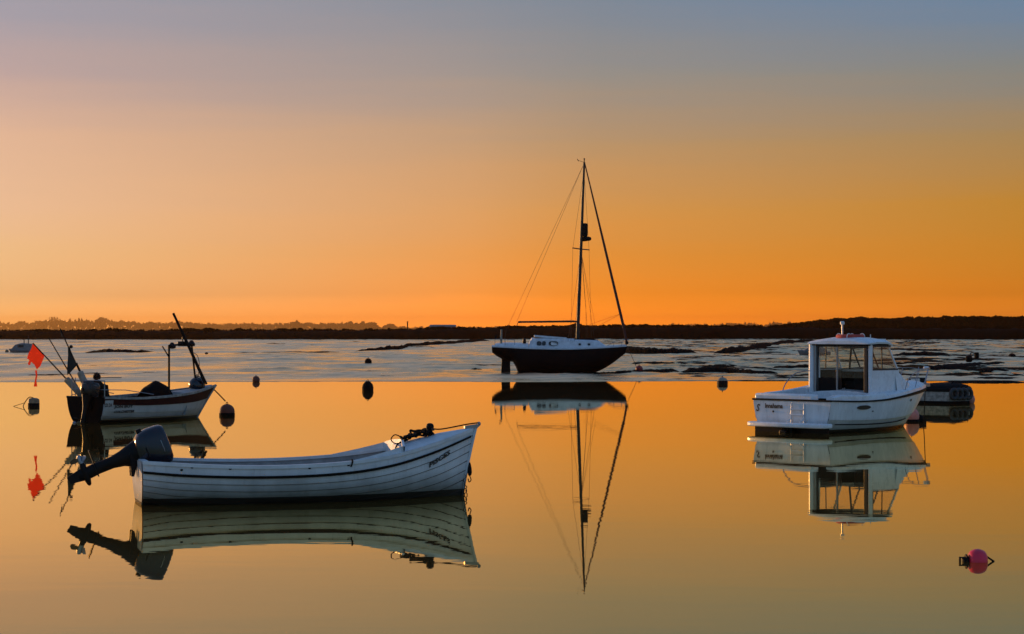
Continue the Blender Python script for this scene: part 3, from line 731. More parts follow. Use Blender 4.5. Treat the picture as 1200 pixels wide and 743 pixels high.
# foredeck with coaming
mb = MB(); rr = []
for i in range(15):
    u = .775+.215*i/14; a = Hc.pt(u, 0, -.01, -1); w = abs(a.y); rr.append([(a.x, w*k/6, a.z+.014+.075*(1-(k/6)**2)*min(1, w/.3)) for k in range(-6, 7)])
mb.grid(rr); mb.grid([[(p[0], p[1], p[2]) for p in rr[0]], [(p[0], p[1], p[2]-.10) for p in rr[0]]])
mb.build('foredeck', M['white_paint'], ob)
mb = MB(); p0 = rr[0]
mb.grid([[(p[0]-.02+.12*(1-abs(k-6)/6), p[1], p[2]+z) for k, p in enumerate(p0)] for z in (-.06, .075)] + [[(p[0]+.015+.12*(1-abs(k-6)/6), p[1], p[2]+z) for k, p in enumerate(p0)] for z in (.075, -.06)])
for side in (-1, 1):       # side coamings sweeping aft
    mb.grid([[((lambda a: Vector((a.x, a.y*.95, a.z+dz*(1-(.775-u)/.17)+.012)))(Hc.pt(u, 0, 0, side))) for u in (.775, .74, .70, .66, .62)] for dz in (-.05, .085)])
mb.build('breakwater', M['white_paint'], ob)
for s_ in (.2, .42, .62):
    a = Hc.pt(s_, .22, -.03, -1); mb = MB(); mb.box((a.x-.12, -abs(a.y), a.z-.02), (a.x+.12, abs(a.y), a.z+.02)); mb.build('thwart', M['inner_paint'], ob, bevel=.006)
# stem fittings
tip = Hc.pt(1, 0)
mb = MB(); mb.prism([(tip.x-.16, -.03, tip.z+.0), (tip.x+.02, -.03, tip.z-.01), (tip.x+.085, -.03, tip.z+.05), (tip.x+.075, -.03, tip.z+.085), (tip.x+.03, -.03, tip.z+.06), (tip.x-.16, -.03, tip.z+.035)], (0, .06, 0))
mb.ball((tip.x+.065, 0, tip.z+.07), (.028, .045, .028), 10); mb.build('stem_head', M['alu'], ob)
mb = MB(); mb.tube([Hc.pt(1, t)+Vector((.012, 0, 0)) for t in [i/16 for i in range(15)]], .022, 6); mb.build('stem_band', M['white_boat'], ob)
a = Hc.pt(.88, 0); mb = MB(); mb.lathe([(.04, 0), (.04, .11), (.055, .115), (.062, .145), (.05, .18), (.02, .195)], 12, M=Matrix.Translation((a.x, 0, a.z+.075))); mb.build('mooring_bitt', M['black_rubber'], ob)
bt = Vector((a.x, 0, a.z+.2))
mb = MB(); mb.tube(arc([bt, bt+Vector((.16, -.02, -.02)), (tip.x-.12, 0, tip.z+.06), (tip.x+.05, 0, tip.z+.08)]), .011, 6); mb.build('bow_line', M['rope_dark'], ob)
for s_, z in ((.105, .50), (.135, .535), (.245, .51), (.48, .50), (.60, .53)):
    p = Hc.find(LW*s_, z, .012); mb = MB(); mb.ball(p, (.022, .012, .016), 8); mb.build('cleat', M['black_rubber'], ob)
a = Hc.pt(.61, 0, 0, -1); mb = MB(); mb.tube(arc([a+Vector((.05, .45, -.1)), a+Vector((.02, .1, .0)), a+Vector((0, .0, .03)), a+Vector((0, -.03, 0)), a+Vector((-.02, -.03, -.07))]), .012, 6); mb.build('painter_line', M['rope_dark'], ob)
a = Hc.find(LW*.895, .66, .008)
def oncl(x0, z0, slope):
    return lambda x, y: Hc.find(x0+x, z0+y+slope*x, .022)
lettering('name_lettering', 'PISCES', .095, oncl(LW*.872, .445, .50), ob, width=.36, bold=.004)
outboard(ob, (-.11, -.02, .64), 69, .93, cowl_k=1.27)
# tangle, stem fender and chain
a = Hc.pt(.80, 0)
rc = thing('rope_coil', 'tangled dark rope heaped on the foredeck of the foreground boat', 'rope', ob.matrix_world @ Vector((0, 0, 0)))
rc.location = stern + Matrix.Rotation(rz, 3, 'Z') @ Vector((a.x, 0, a.z+.10)); rc.rotation_euler = (0, 0, rz)
mb = MB(); pts = []
for k in range(60):
    t = k/59; pts.append((.02+.42*t+.07*math.cos(k*1.1), .13*math.sin(k*1.25)+.05*random.uniform(-1, 1), .035+.07*t+.045*random.random()+(.05 if 25 < k < 42 else 0)))
mb.tube(arc(pts, 4), .017, 6)
mb.tube(arc([(-.02, -.10, .06), (-.14, -.12, .11), (-.2, -.12, .04), (-.12, -.12, -.02), (.06, -.1, .03)], 6), .009, 6)
mb.tube(arc([(.1, -.1, .05), (-.05, -.14, .01), (-.14, -.18, -.06), (-.15, -.18, -.17)], 6), .011, 6)
mb.build('rope_loops', M['rope_dark'], rc)
mb = MB(); mb.tube([(.02, 0, .07), (.47, .05, .17)], .02, 8); mb.tube(arc([(.42, -.12, .19), (.48, .04, .17), (.44, .2, .2)]), .018, 8); mb.build('anchor_shank', M['rust'], rc)
p = Hc.pt(1, .34)
fd = thing('bow_fender', 'small dark teardrop fender hanging against the bow of the foreground boat', 'fender', stern + Matrix.Rotation(rz, 3, 'Z') @ (p+Vector((.05, -.02, 0))), rz)
mb = MB(); mb.lathe([(.010, -.10), (.024, -.09), (.034, -.05), (.030, .01), (.018, .07), (.008, .10)], 12); mb.build('fender_body', M['black_rubber'], fd)
mb = MB(); mb.tube(arc([(0, 0, -.10), (.02, 0, -.16), (-.01, 0, -.19), (-.025, 0, -.14)]), .008, 6); mb.build('rope_tail', M['rope_dark'], fd)
p = Hc.pt(1, .70)
ch = thing('mooring_chain', 'rusty mooring chain hanging from the bow into the water', 'chain', stern + Matrix.Rotation(rz, 3, 'Z') @ Vector((p.x+.07, -.02, 0)), rz)
mb = MB()
for k in range(7):
    mb.torus((.004*k-.03+.02*math.sin(k), 0, -.04+k*.052), .021, .0075, 10, 6, ax='y' if k % 2 else 'x')
mb.build('chain_links', M['rust'], ch)

# ------------------------------------------------------------------ 2. fishing boat at left
stern = Vector(((101-CX)/F*54.9, 54.9, 0)); HD = math.radians(54); rz = HD
fb = thing('fishing_boat', 'small white fishing boat with maroon top strake, stern rail and bow poles', 'boat', stern, rz)
R2 = lambda p: stern + Matrix.Rotation(rz, 3, 'Z') @ Vector(p)
LF = 4.15
Hf = Hull(LF, [(0, .72), (.2, .80), (.45, .86), (.65, .80), (.82, .58), (.94, .26), (1, .015)],
          [(0, .68), (.3, .64), (.6, .68), (.82, .76), (1, .90)], [(0, -.1), (.5, -.2), (1, -.15)],
          [(0, .5), (.45, .55), (.75, .8), (1, 1.3)], [(0, 1.2), (.5, 1.15), (1, .9)], rake=.75, curve=.1, trake=.04)
ed = [0, .20, .36, .48, .60, .74, .88, 1]
ts, offs = [], []
for k in range(len(ed)-1): ts += [ed[k]+.003, ed[k+1]]; offs += [0, .014]
mb = MB(); rowm = [1]+[0]*(len(ts)-2); rr = Hf.shell(ts, offs, 44); nn = len(rr[0])-1
rowm = [0]*nn; rowm[0] = 1; rowm[-1] = 1
mb.grid(rr, rowm=rowm); mb.build('hull', [M['jon_hull'], M['maroon']], fb, ang=28)
mb = MB(); Hf.transom(mb, [i/12 for i in range(13)]); o = mb.build('transom', M['tarp_dark'], fb)
for v in o.data.vertices: v.co.x -= .01
mb = MB()
for side in (-1, 1):
    rr = []
    for i in range(33):
        u = i/32*.99; e = min(1, (1-u)/.06); a = Hf.pt(u, 0, .03*e, side); b_ = Hf.pt(u, 0, -.07*e, side)
        rr.append([(a.x, a.y, a.z-.04), (a.x, a.y, a.z+.02), (b_.x, b_.y, a.z+.02), (b_.x, b_.y, a.z-.05)])
    mb.grid(rr)
mb.build('gunwale', M['grey_punt'], fb, ang=50)
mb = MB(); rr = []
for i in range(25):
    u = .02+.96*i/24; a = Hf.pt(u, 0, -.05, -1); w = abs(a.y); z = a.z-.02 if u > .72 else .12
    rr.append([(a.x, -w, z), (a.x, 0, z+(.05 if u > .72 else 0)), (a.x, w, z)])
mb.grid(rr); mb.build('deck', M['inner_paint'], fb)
mb = MB(); mb.tube([Hf.pt(1, t)+Vector((.012, 0, 0)) for t in [i/12*.8 for i in range(13)]], .035, 8); mb.build('stem_post', M['grey_punt'], fb)
onf = lambda x0, z0: (lambda x, y: Hf.find(x0+x, z0+y, .022))
for nm, tx_, x0, z0, sz, wd, sh in (('name_lettering', 'JON BOY', .33, .395, .105, .62, 0), ('port_lettering', 'COLCHESTER', .33, .262, .085, .68, .3), ('registration_lettering', 'CK DA', .0, .43, .13, .24, 0)):
    lettering(nm, tx_, sz, onf(x0, z0), fb, shear=sh, width=wd, bold=.004)
# pale patch behind registration
mb = MB(); mb.grid([[Hf.find(x, z, .018) for x in (0.0, .08, .16, .27)] for z in (.36, .46, .56, .60)]); mb.build('registration_panel', M['jon_hull'], fb)
outboard(fb, (-.10, -.2, .60), 14, 1.0, 'cowl_grey', tiller=False)
# stern rail
def rail(px_pts, D, r, name, parent, m, root):
    pass
mb = MB(); zt = 1.12
for y in (-.66, -.1, .62): mb.tube([(.05, y, .6), (.05, y, zt if y < .3 else 1.22)], .014, 6)
mb.tube([(.05, -.66, zt), (.05, .62, zt)], .014, 6); mb.tube([(.05, -.66, .88), (.05, .62, .88)], .012, 6)
for y in (-.66, .62): mb.tube([(.05, y, .88), (.75, y*1.1, .86), (1.7, y*1.22, .72)], .012, 6)
for z in (.74, .98): mb.tube([(.05, .62, z), (.05, .48, z)], .012, 6)
mb.tube([(.05, .48, .6), (.05, .48, 1.2)], .012, 6)
mb.build('stern_rail', M['alu'], fb)
# gantry
mb = MB()
mb.tube([(3.02, -.05, .5), (3.02, -.05, 2.06)], .03, 8)
mb.tube([(3.02, -.05, 2.04), (3.95, 0, 2.10)], .028, 8); mb.tube([(3.95, 0, 2.10), (4.12, 0, .95)], .028, 8)
mb.tube([(2.72, -.1, 2.02), (3.02, -.05, 1.72)], .018, 6)
mb.tube(arc([(3.98, 0, 1.85), (4.18, 0, 1.75), (4.26, 0, 1.5), (4.2, 0, 1.05)]), .009, 6)
mb.build('bow_gantry', M['pole_dark'], fb)
for x, z in ((3.12, 2.02), (3.88, 2.08)):
    mb = MB(); mb.lathe([(.03, -.02), (.10, -.0), (.11, .05), (.06, .13), (.03, .16)], 12, M=Matrix.Translation((x+.04, -.03, z-.05))); mb.build('deck_lamp', M['engine_black'], fb)
mb = MB(); mb.box((3.5, -.12, 2.02), (3.72, .1, 2.16)); mb.tube([(3.6, 0, 2.1), (3.6, 0, 2.3)], .02, 6); mb.build('block', M['engine_black'], fb, bevel=.02)
mb = MB(); mb.tube([(Hf.pt(1, .05).x-.05, 0, .84), (Hf.pt(1, .05).x+.16, -.1, .62), (Hf.pt(1, .05).x+.33, -.18, .43)], .018, 6); mb.build('bow_line', M['rope_dark'], fb)
# things on board
c = R2((2.55, 0, .71)); o = thing('engine_cover', 'black tarpaulin hump covering gear amidships in the fishing boat', 'tarpaulin', c, rz)
mb = MB(); rr = []
for i in range(13):
    x = -.44+.88*i/12; h = .36*min(1, (1-abs(x)/.45)**.4*1.02); h *= (.82+.18*math.cos(x*3-.6)); wv = .30+.03*math.cos(x*6)
    rr.append([(x, wv*math.cos(a), -.2+max(.02, (h+.2)*math.sin(a)**.6)+.012*math.sin(5*a+9*x)) for a in [PI*j/14 for j in range(15)]])
mb.grid(rr); mb.build('tarpaulin_sheet', M['tarp_dark'], o, ang=60)
c = R2((4.12, -.05, .93)); o = thing('deck_buoy', 'glossy black ball buoy resting on the fishing boat foredeck', 'buoy', c, rz, 'buoys')
mb = MB(); mb.ball((0, 0, -.02), .235, 18); mb.build('buoy_ball', M['cowl_blue'], o)
mb = MB(); mb.torus((0, -.02, .0), .238, .014, 22, 6, ax='x'); mb.torus((.0, 0, .24), .04, .012, 10, 6, ax='y'); mb.build('rope_lashing', M['rope_tan'], o)
def pole_thing(name, label, a, b, r, cat, group, m='pole_dark'):
    o = thing(name, label, cat, b, 0, group); mb = MB(); mb.tube([a-b, (a-b)*.5+Vector((.01, 0, 0)), Vector((0, 0, 0))], [r*.8, r, r*1.05], 8); mb.build('pole', M[m], o); return o
pole_thing('leaning_pole', 'longest dark pole slanting up across the fishing boat gantry', P(203, 367, 57.5), P(240.5, 449, 58.0), .045, 'pole', 'poles leaning on the gantry')
pole_thing('leaning_pole', 'shorter thin pole slanting beside the longest pole at the bow', P(218, 401, 57.6), P(242, 450, 58.1), .032, 'pole', 'poles leaning on the gantry')
def dan(label, top, bot, D, fl0, fl1, r=.022, flag=None):
    A, B_ = P(*top, D), P(*bot, D); o = thing('dan_buoy', label, 'marker buoy', B_, 0, 'flagged marker buoys propped in the stern')
    mb = MB(); mb.tube([A-B_, Vector((0, 0, 0))], [r*.7, r], 8); mb.build('pole', M['pole_dark'], o)
    if fl0 is not None:
        d_ = (A-B_).normalized(); L = (A-B_).length
        q = d_.to_track_quat('Z', 'Y').to_matrix().to_4x4()
        mb = MB(); mb.lathe([(.05, fl0*L), (.085, fl0*L+.02), (.09, fl0*L+.05), (.09, fl1*L-.05), (.085, fl1*L-.02), (.05, fl1*L)], 14, M=q); mb.build('float', M['float_white'], o)
    return o, A-B_
def cloth(parent, name, pts, m, amp=.03, D=55):
    "pts: rows of pixel coordinates, becoming a slightly rippled sheet"
    rr = []
    for i, r in enumerate(pts):
        rr.append([P(x, y, D)+Vector((0, amp*math.sin(i*1.3+j*1.7), 0))-parent.location for j, (x, y) in enumerate(r)])
    mb = MB(); mb.grid(rr)
    return mb.build(name, m, parent, ang=80)
D1 = 55.6
o, _ = dan('marker buoy with the bright red flag hanging from its pole', (38.5, 402), (99, 467), D1, 0.02, .36)
cloth(o, 'flag', [[(38.5, 402.5), (36, 409), (33.5, 414), (32, 420)], [(43, 407), (40.5, 412), (38.5, 417.5), (35.5, 423)], [(48, 412), (46, 416.5), (43.5, 422), (40, 427.5)], [(52.8, 416.3), (50.5, 422), (47, 429), (43, 433)]], M['red_cloth'], .035, D1)
cloth(o, 'flag_tail', [[(41, 434), (43.2, 434)], [(41.8, 440), (43.8, 440)], [(40.8, 446), (42.8, 446.5)], [(39.5, 453), (43.8, 453)]], M['red_cloth'], .01, D1)
cloth(o, 'flag_corner', [[(34.5, 422), (36.5, 424)], [(32.5, 426), (35.5, 426.5)], [(33.5, 428), (36, 427.5)]], M['red_cloth'], .01, D1)
D2 = 55.2
o, _ = dan('marker buoy with the limp dark flag and small black ball on its pole', (70.3, 385), (104, 459), D2, .05, .32)
cloth(o, 'flag', [[(79.5, 407), (81.5, 407)], [(79.4, 416), (84.5, 415)], [(79, 425), (88, 423.5)], [(78.8, 432), (90.5, 428)], [(79, 439.5), (82, 437)]], M['dark_cloth'], .03, D2)
mb = MB(); mb.ball(P(83.3, 406.3, D2)-o.location, .05, 10); mb.build('ball', M['engine_black'], o)
cloth(o, 'streamer', [[(70.2, 386), (71.2, 386)], [(71.2, 391), (73, 391.5)], [(72, 395), (72.8, 395)]], M['pole'], .01, D2)
dan('bare marker pole without a flag, between the two flagged ones', (57, 396), (92, 455), 55.9, None, None, .02)
pole_thing('stern_pole', 'thin bare pole leaning inside the stern rail beside the white floats', P(90, 425, 55.3), P(103, 456, 55.3), .014, 'pole', None)
o = thing('gear_heap', 'small dark heap of rope and gear on the fishing boat stern', 'gear', P(103.5, 457, 55.3), rz)
mb = MB(); 
for k in range(7): mb.torus((random.uniform(-.08, .08), random.uniform(-.08, .08), -.3+.09*k), .09, .03, 12, 6, M=Matrix.Rotation(random.uniform(-.5, .5), 4, 'X'))
mb.build('rope_turns', M['rope_dark'], o)

def heap(name, label, cat, c, rx, ry, rzz, seed, m):
    o = thing(name, label, cat, c, rz); mb = MB(); rr = []
    for i in range(11):
        a = PI/2*i/10; rr.append([])
        for j in range(22):
            t = 2*PI*j/22; k = .78+.45*float(vnoise(np.array([3+1.6*math.cos(t)+seed]), np.array([3+1.6*math.sin(t)+i*.45]), seed)[0])
            rr[-1].append((rx*k*math.cos(a)*math.cos(t), ry*k*math.cos(a)*math.sin(t), rzz*k*math.sin(a)))
    mb.grid(rr, closed=True); mb.build('heap', M[m], o, ang=80)
    for q in range(4):
        mb = MB(); ph = q*1.5; mb.tube(arc([(rx*.9*math.cos(ph), ry*.9*math.sin(ph), .02), (rx*.5*math.cos(ph+.4), ry*.5*math.sin(ph+.4), rzz*.8), (rx*.5*math.cos(ph+2), ry*.5*math.sin(ph+2), rzz*.85), (rx*math.cos(ph+2.5), ry*math.sin(ph+2.5), .0)], 5), .014, 5); mb.build('rope', M['rope_tan'], o)
heap('net_heap', 'dark heap of netting piled inside the fishing boat stern rail', 'net', R2((.45, .05, .62)), .34, .36, .46, 3, 'rope_dark')

# ------------------------------------------------------------------ 3. yacht on the mud
DY = 118.0; zb = mudz(DY)
yx = (578-CX)/F*DY
ya = thing('sailing_yacht', 'dark hulled sailing yacht with bare mast sitting upright on the mud', 'sailing boat', (yx, DY, zb), 0)
pm = DY/F
def YP(px, py, dy=0.0):
    "photo pixel -> yacht local (x, z) on a plane dy off the centreline"
    D = DY+dy; return Vector(((px-CX)/F*D-yx, dy, CAMH-(py-HOR)*D/F-zb))
yl = lambda px, py: YP(px, py)
zsheer = lambda px, py: YP(px, py, -1.1).z
LYw = (727-578)/F*DY
b0 = YP(578, 436).z
Hy = Hull(LYw, [(0, .72), (.15, .98), (.4, 1.2), (.6, 1.18), (.8, .85), (.93, .38), (1, .02)],
          [(0, YP(578, 406).z), (.3, YP(625, 408.2).z), (.6, YP(668, 408.8).z), (.85, YP(710, 407.2).z), (1, YP(735, 405.5).z)],
          [(0, YP(578, 413).z), (.03, YP(582.5, 417).z), (.07, YP(589, 420.3).z), (.13, YP(597, 423).z), (.165, YP(602, 424.5).z), (.2, YP(607, 439.5).z), (.24, YP(612, 440.5).z), (.7, YP(688, 440.5).z), (.84, YP(703, 434).z), (.93, YP(715, 425).z), (1, YP(727, 414).z)],
          [(0, .75), (.4, .85), (.8, 1.0), (1, 1.2)], [(0, 1.0), (.4, .62), (.8, .7), (1, .9)], rake=.45, trake=.05)
Hy.rake = (735-727)*pm/ (YP(735, 405.5).z); 
mb = MB(); tt = [i/16 for i in range(17)]; mb.grid(Hy.shell(tt, None, 50)); Hy.transom(mb, tt)
mb.build('hull', M['navy_hull'], ya, ang=45)
# rudder, skeg
mb = MB(); mb.prism([YP(586, 415)+Vector((0, -.04, 0)), YP(612, 415)+Vector((0, -.04, 0)), YP(612, 425)+Vector((0, -.04, 0)), YP(605, 424.2)+Vector((0, -.04, 0)), YP(598, 423.6)+Vector((0, -.04, 0)), YP(587.5, 421)+Vector((0, -.04, 0))], (0, .08, 0)); mb.prism([YP(588, 419)+Vector((0, -.05, 0)), YP(598.3, 419)+Vector((0, -.05, 0)), YP(597.8, 427)+Vector((0, -.05, 0)), YP(598.2, 438)+Vector((0, -.05, 0)), YP(587, 438)+Vector((0, -.05, 0))], (0, .1, 0)); mb.build('rudder', M['navy_hull'], ya, smooth=False, bevel=.02)
# toe rail / white sheer and deck
mb = MB(); rr = []
for i in range(41):
    u = i/40*.995; a = Hy.pt(u, 0, .01, -1); w = abs(a.y)
    rr.append([(a.x, -w-.012, a.z-.03), (a.x, -w-.012, a.z+.05), (a.x, -w*.9, a.z+.06), (a.x, 0, a.z+.10), (a.x, w*.9, a.z+.06), (a.x, w+.012, a.z+.05), (a.x, w+.012, a.z-.03)])
mb.grid(rr); mb.add(rr[0], [tuple(range(7))]); mb.build('deck', M['yacht_white'], ya, ang=35)
# cabin trunk loft
def trunk(prof, w0, w1, name, m, base=.0):
    rr = []
    for px, py in prof:
        p = YP(px, py, -.6); u = (px-prof[0][0])/(prof[-1][0]-prof[0][0]); w = w0*(1-u)+w1*u
        zbse = Hy.pt(min(.97, (px-578)/157), 0).z+.02
        rr.append([(p.x, -w-.08, zbse), (p.x, -w, p.z-.06), (p.x, -w+.08, p.z), (p.x, 0, p.z+.07), (p.x, w-.08, p.z), (p.x, w, p.z-.06), (p.x, w+.08, zbse)])
    mb = MB(); mb.grid(rr); mb.add(rr[0], [tuple(range(7))]); mb.add(rr[-1], [tuple(range(7))]); return mb.build(name, m, ya, ang=30)
cab = trunk([(619.5, 404), (621.5, 399.5), (623, 397.2), (640, 396.8), (668, 398.2), (690, 398.8), (700, 399.4), (704, 402), (710, 406.2)], .78, .45, 'cabin', M['yacht_white'])
trunk([(580, 403.8), (586, 402.6), (600, 402.8), (619, 403.4)], .72, .8, 'cockpit_coaming', M['yacht_white'])
mb = MB(); a, b_ = YP(626, 392.6, -.5), YP(664, 395.2, -.5); mb.prism([(a.x, -.5, a.z), (b_.x, -.5, b_.z-.02), (b_.x, -.5, b_.z-.14), (a.x, -.5, a.z-.11)], (0, 1.0, 0)); mb.build('sliding_hatch', M['yacht_white'], ya, smooth=False, bevel=.02)
mb = MB(); a, b_ = YP(673, 397, -.4), YP(701, 398.6, -.4); mb.prism([(a.x, -.35, a.z), (b_.x-.4, -.3, b_.z+.1), (b_.x, -.25, b_.z), (b_.x, -.25, b_.z-.1), (a.x, -.35, a.z-.12)], (0, .6, 0)); mb.build('sail_bag', M['tarp_dark'], ya, bevel=.03)
def pane(x0, y0, x1, y1, name, m, parent, r=.35, frame=True):
    w = lambda px: -(.78*(1-(px-619.5)/(91))+.45*(px-619.5)/91)-.095
    pts = []
    cx, cy, hx, hy = (x0+x1)/2, (y0+y1)/2, (x1-x0)/2, (y1-y0)/2
    for k in range(20):
        t = 2*PI*k/20; ex = r*2
        qx = cx+hx*math.copysign(abs(math.cos(t))**ex, math.cos(t)); qy = cy-hy*math.copysign(abs(math.sin(t))**ex, math.sin(t))
        p = YP(qx, qy, -.7); zz = (398-qy)/6.0; pts.append(Vector((p.x, w(qx)+.05*max(0, (405-qy)/7), p.z)))
    mb = MB(); mb.prism(pts, (0, -.025, 0)); o = mb.build(name, m, parent, smooth=False)
    return o
for q in ((629, 399.8, 634.5, 404.9), (635.2, 399.8, 639.6, 404.9)): pane(*q, 'window', M['dark_glass'], cab)
pane(643, 399.8, 654, 405.2, 'window', M['dark_glass'], cab); 
pane(645.5, 400.6, 653.3, 404.7, 'lit_window_pane', M['lamp_white'], cab)  # pale pane paints this window's lit look into its colour
for q in ((677.8, 402.2, 681, 404.8), (688.6, 402.2, 692, 404.8)): pane(*q, 'porthole', M['dark_glass'], cab)
# mast leaning a little forward
m0, m1 = YP(676.8, 397), YP(684.6, 190)
mast = None
mb = MB(); mb.tube([m0+(m1-m0)*t for t in (0, .3, .6, 1)], [.105, .10, .09, .065], 10); mast = mb.build('mast', M['mast_alu'], ya)
mb = MB(); mb.tube([YP(684.6, 191), YP(684.7, 186.5)], .03, 6); mb.ball(YP(684.7, 186.3), .05, 8); mb.tube([YP(684, 190), YP(678, 188.2)], .012, 6); mb.prism([YP(678.6, 188.6), YP(676.6, 186), YP(676.2, 186.6), YP(677.8, 189.2)], (0, .02, 0)); mb.build('wind_vane', M['engine_black'], mast)
mb = MB(); mb.tube([YP(671.3, 290.6, -1.0), YP(681, 292), YP(690.3, 292.8, 1.0)], .035, 6); mb.build('spreader', M['mast_alu'], mast)
mb = MB(); mb.lathe([(.03, -.42), (.17, -.40), (.19, -.3), (.19, .3), (.17, .40), (.03, .42)], 14, M=Matrix.Translation(YP(685.2, 269.6))@Matrix.Rotation(.03, 4, 'Y')@Matrix.Scale(.95, 4)); mb.tube([YP(682, 267), YP(685, 267)], .03, 6); mb.tube([YP(682, 273), YP(685, 273)], .03, 6); mb.build('radar_reflector', M['black_rubber'], mast)
mb = MB(); mb.ball(YP(687.6, 279.8), (.27, .22, .13), 14, sq=.7); mb.tube([YP(681.4, 282.5), YP(688, 282)], .035, 6); mb.build('masthead_lamp', M['black_rubber'], mast)
mb = MB(); mb.tube([YP(607, 377.4), YP(672, 376.6), YP(676.4, 377)], [.055, .06, .05], 8); mb.tube([YP(607, 377.5), YP(605.2, 383)], .022, 6); mb.build('boom', M['mast_alu'], ya)
mb = MB(); mb.tube([YP(685.2, 191), YP(708, 287), YP(731, 384)], [.03, .07, .085], 8); mb.tube([YP(731, 384), YP(734.5, 402)], .07, 6); mb.build('furled_jib', M['sail_cover'], ya)
mb = MB(); mb.lathe([(.05, -.1), (.11, -.09), (.11, .06), (.05, .09)], 10, M=Matrix.Translation(YP(734.3, 401.5))); mb.build('furling_drum', M['engine_black'], ya)
mb = MB(); wr = .0075
for a, b_ in (((683.8, 193), (593.5, 386)), ((683.8, 193), (605.5, 377)), ((593.5, 386), (590.5, 402))): mb.tube([YP(*a), YP(*b_)], wr, 4)
for sd, tipx, tipy, dk in ((-1, 671.3, 290.6, 669), (1, 690.3, 292.8, 693)):
    mb.tube([YP(684.4, 200), YP(tipx, tipy, sd*1.0), YP(dk, 400, sd*1.1)], wr, 4)
    mb.tube([YP(681, 293), YP(dk-3.5, 400, sd*1.05)], wr, 4); mb.tube([YP(681, 293), YP(dk+4, 400, sd*1.05)], wr, 4)
mb.tube([YP(728, 367.5), YP(692, 380), YP(684, 385)], wr, 4); mb.tube([YP(728, 367.5), YP(699, 383), YP(694, 388)], wr, 4)
mb.tube([YP(682, 300), YP(686.5, 360), YP(687, 396)], wr, 4); mb.tube([YP(682, 300), YP(698, 384)], wr*.8, 4)
mb.build('standing_rigging', M['wire'], ya)
mb = MB()
for px, sd in ((734, 0), (728, -.35), (728, .35), (719, -.7), (719, .7)):
    mb.tube([YP(px, 406, sd), YP(px+.6, 400.5, sd)], .016, 6)
for sd in (-1, 1): mb.tube([YP(734.6, 400.5), YP(728.6, 400.5, sd*.35), YP(719.6, 400.6, sd*.7), YP(712, 405, sd*.8)], .014, 6)
mb.tube([YP(737, 398.3), YP(733, 397.6), YP(730, 398.5)], .03, 6)
mb.build('pulpit', M['alu'], ya)
mb = MB()
for px, sd in ((580, -.6), (580, .6), (592, -.85), (592, .85), (603, -.95)): mb.tube([YP(px, 404.5, sd), YP(px, 397.5, sd)], .016, 6)
for sd in (-1, 1): mb.tube([YP(580, 397.5, sd*.6), YP(592, 397.5, sd*.85), YP(603, 398.5, sd*.95)], .014, 6)
mb.tube([YP(580, 397.5, -.6), YP(580, 397.5, .6)], .014, 6); mb.build('pushpit', M['alu'], ya)
mb = MB(); mb.tube([YP(587.2, 403, -.5), YP(587.6, 386, -.5)], [.07, .05], 8); mb.box(YP(586, 399.5, -.55), YP(588.3, 394, -.45)); mb.build('stern_post', M['float_white'], ya)
mb = MB(); mb.tube([YP(587.6, 386, -.5), YP(585, 382.5, -.5)], .05, 6); mb.build('stern_lamp', M['engine_black'], ya)
mb = MB(); mb.tube([YP(580, 398, -.5), YP(581.5, 393, -.5)], .04, 6); mb.build('ensign_socket', M['engine_black'], ya)
mb = MB(); mb.lathe([(.1, 0), (.11, .1), (.08, .28), (.03, .32)], 10, M=Matrix.Translation(YP(614.5, 402.5, -.5))); mb.build('winch', M['engine_black'], ya)
mb = MB(); mb.tube([YP(735, 406), YP(741, 419), YP(746.5, 432)], .014, 5); mb.build('mooring_line', M['wire'], ya)

# ------------------------------------------------------------------ 4. cabin cruiser
stern = Vector(((928-CX)/F*49.4, 49.4, 0)); rz = math.radians(44.3)
cr = thing('cabin_cruiser', 'white cabin cruiser with tall glazed wheelhouse and swim platform', 'boat', stern, rz)
R4 = lambda p: stern + Matrix.Rotation(rz, 3, 'Z') @ Vector(p)
LC = 4.62
Hk = Hull(LC, [(0, 1.17), (.2, 1.2), (.45, 1.22), (.65, 1.10), (.82, .80), (.94, .38), (1, .02)],
          [(0, .80), (.25, .765), (.45, .785), (.62, .85), (.8, .93), (1, 1.01)], [(0, -.25), (.6, -.25), (.9, -.1), (1, .0)],
          [(0, .42), (.4, .5), (.7, .85), (.9, 1.25), (1, 1.4)], [(0, 1.3), (.5, 1.2), (1, .9)], rake=.98, trake=.02)
mb = MB(); tt = [0, .08, .16, .26, .36, .355+.02, .46, .56, .66, .76, .88, 1]; of = [0, 0, 0, 0, .018, .0, 0, 0, 0, 0, 0, 0]
tt = [0, .08, .16, .26, .36, .38, .46, .56, .66, .76, .88, 1]; of = [0, 0, 0, .004, .020, .0, 0, 0, 0, 0, 0, 0]
mb.grid(Hk.shell(tt, of, 50)); hullo = mb.build('hull', M['cruiser_hull'], cr, ang=30)
mb = MB(); Hk.transom(mb, [i/14 for i in range(15)]); o = mb.build('transom', M['cruiser_hull'], cr)
for v in o.data.vertices: v.co.x -= .008
# black rubbing band round the sheer and transom
mb = MB()
for side in (-1, 1): Hk.strip(mb, 0.0, .045, .03, 0, .995, 50, side=side)
mb.box((-.045, -1.19, .755), (-.004, 1.19, .80)); mb.build('rubbing_band', M['black_rubber'], cr, ang=60)
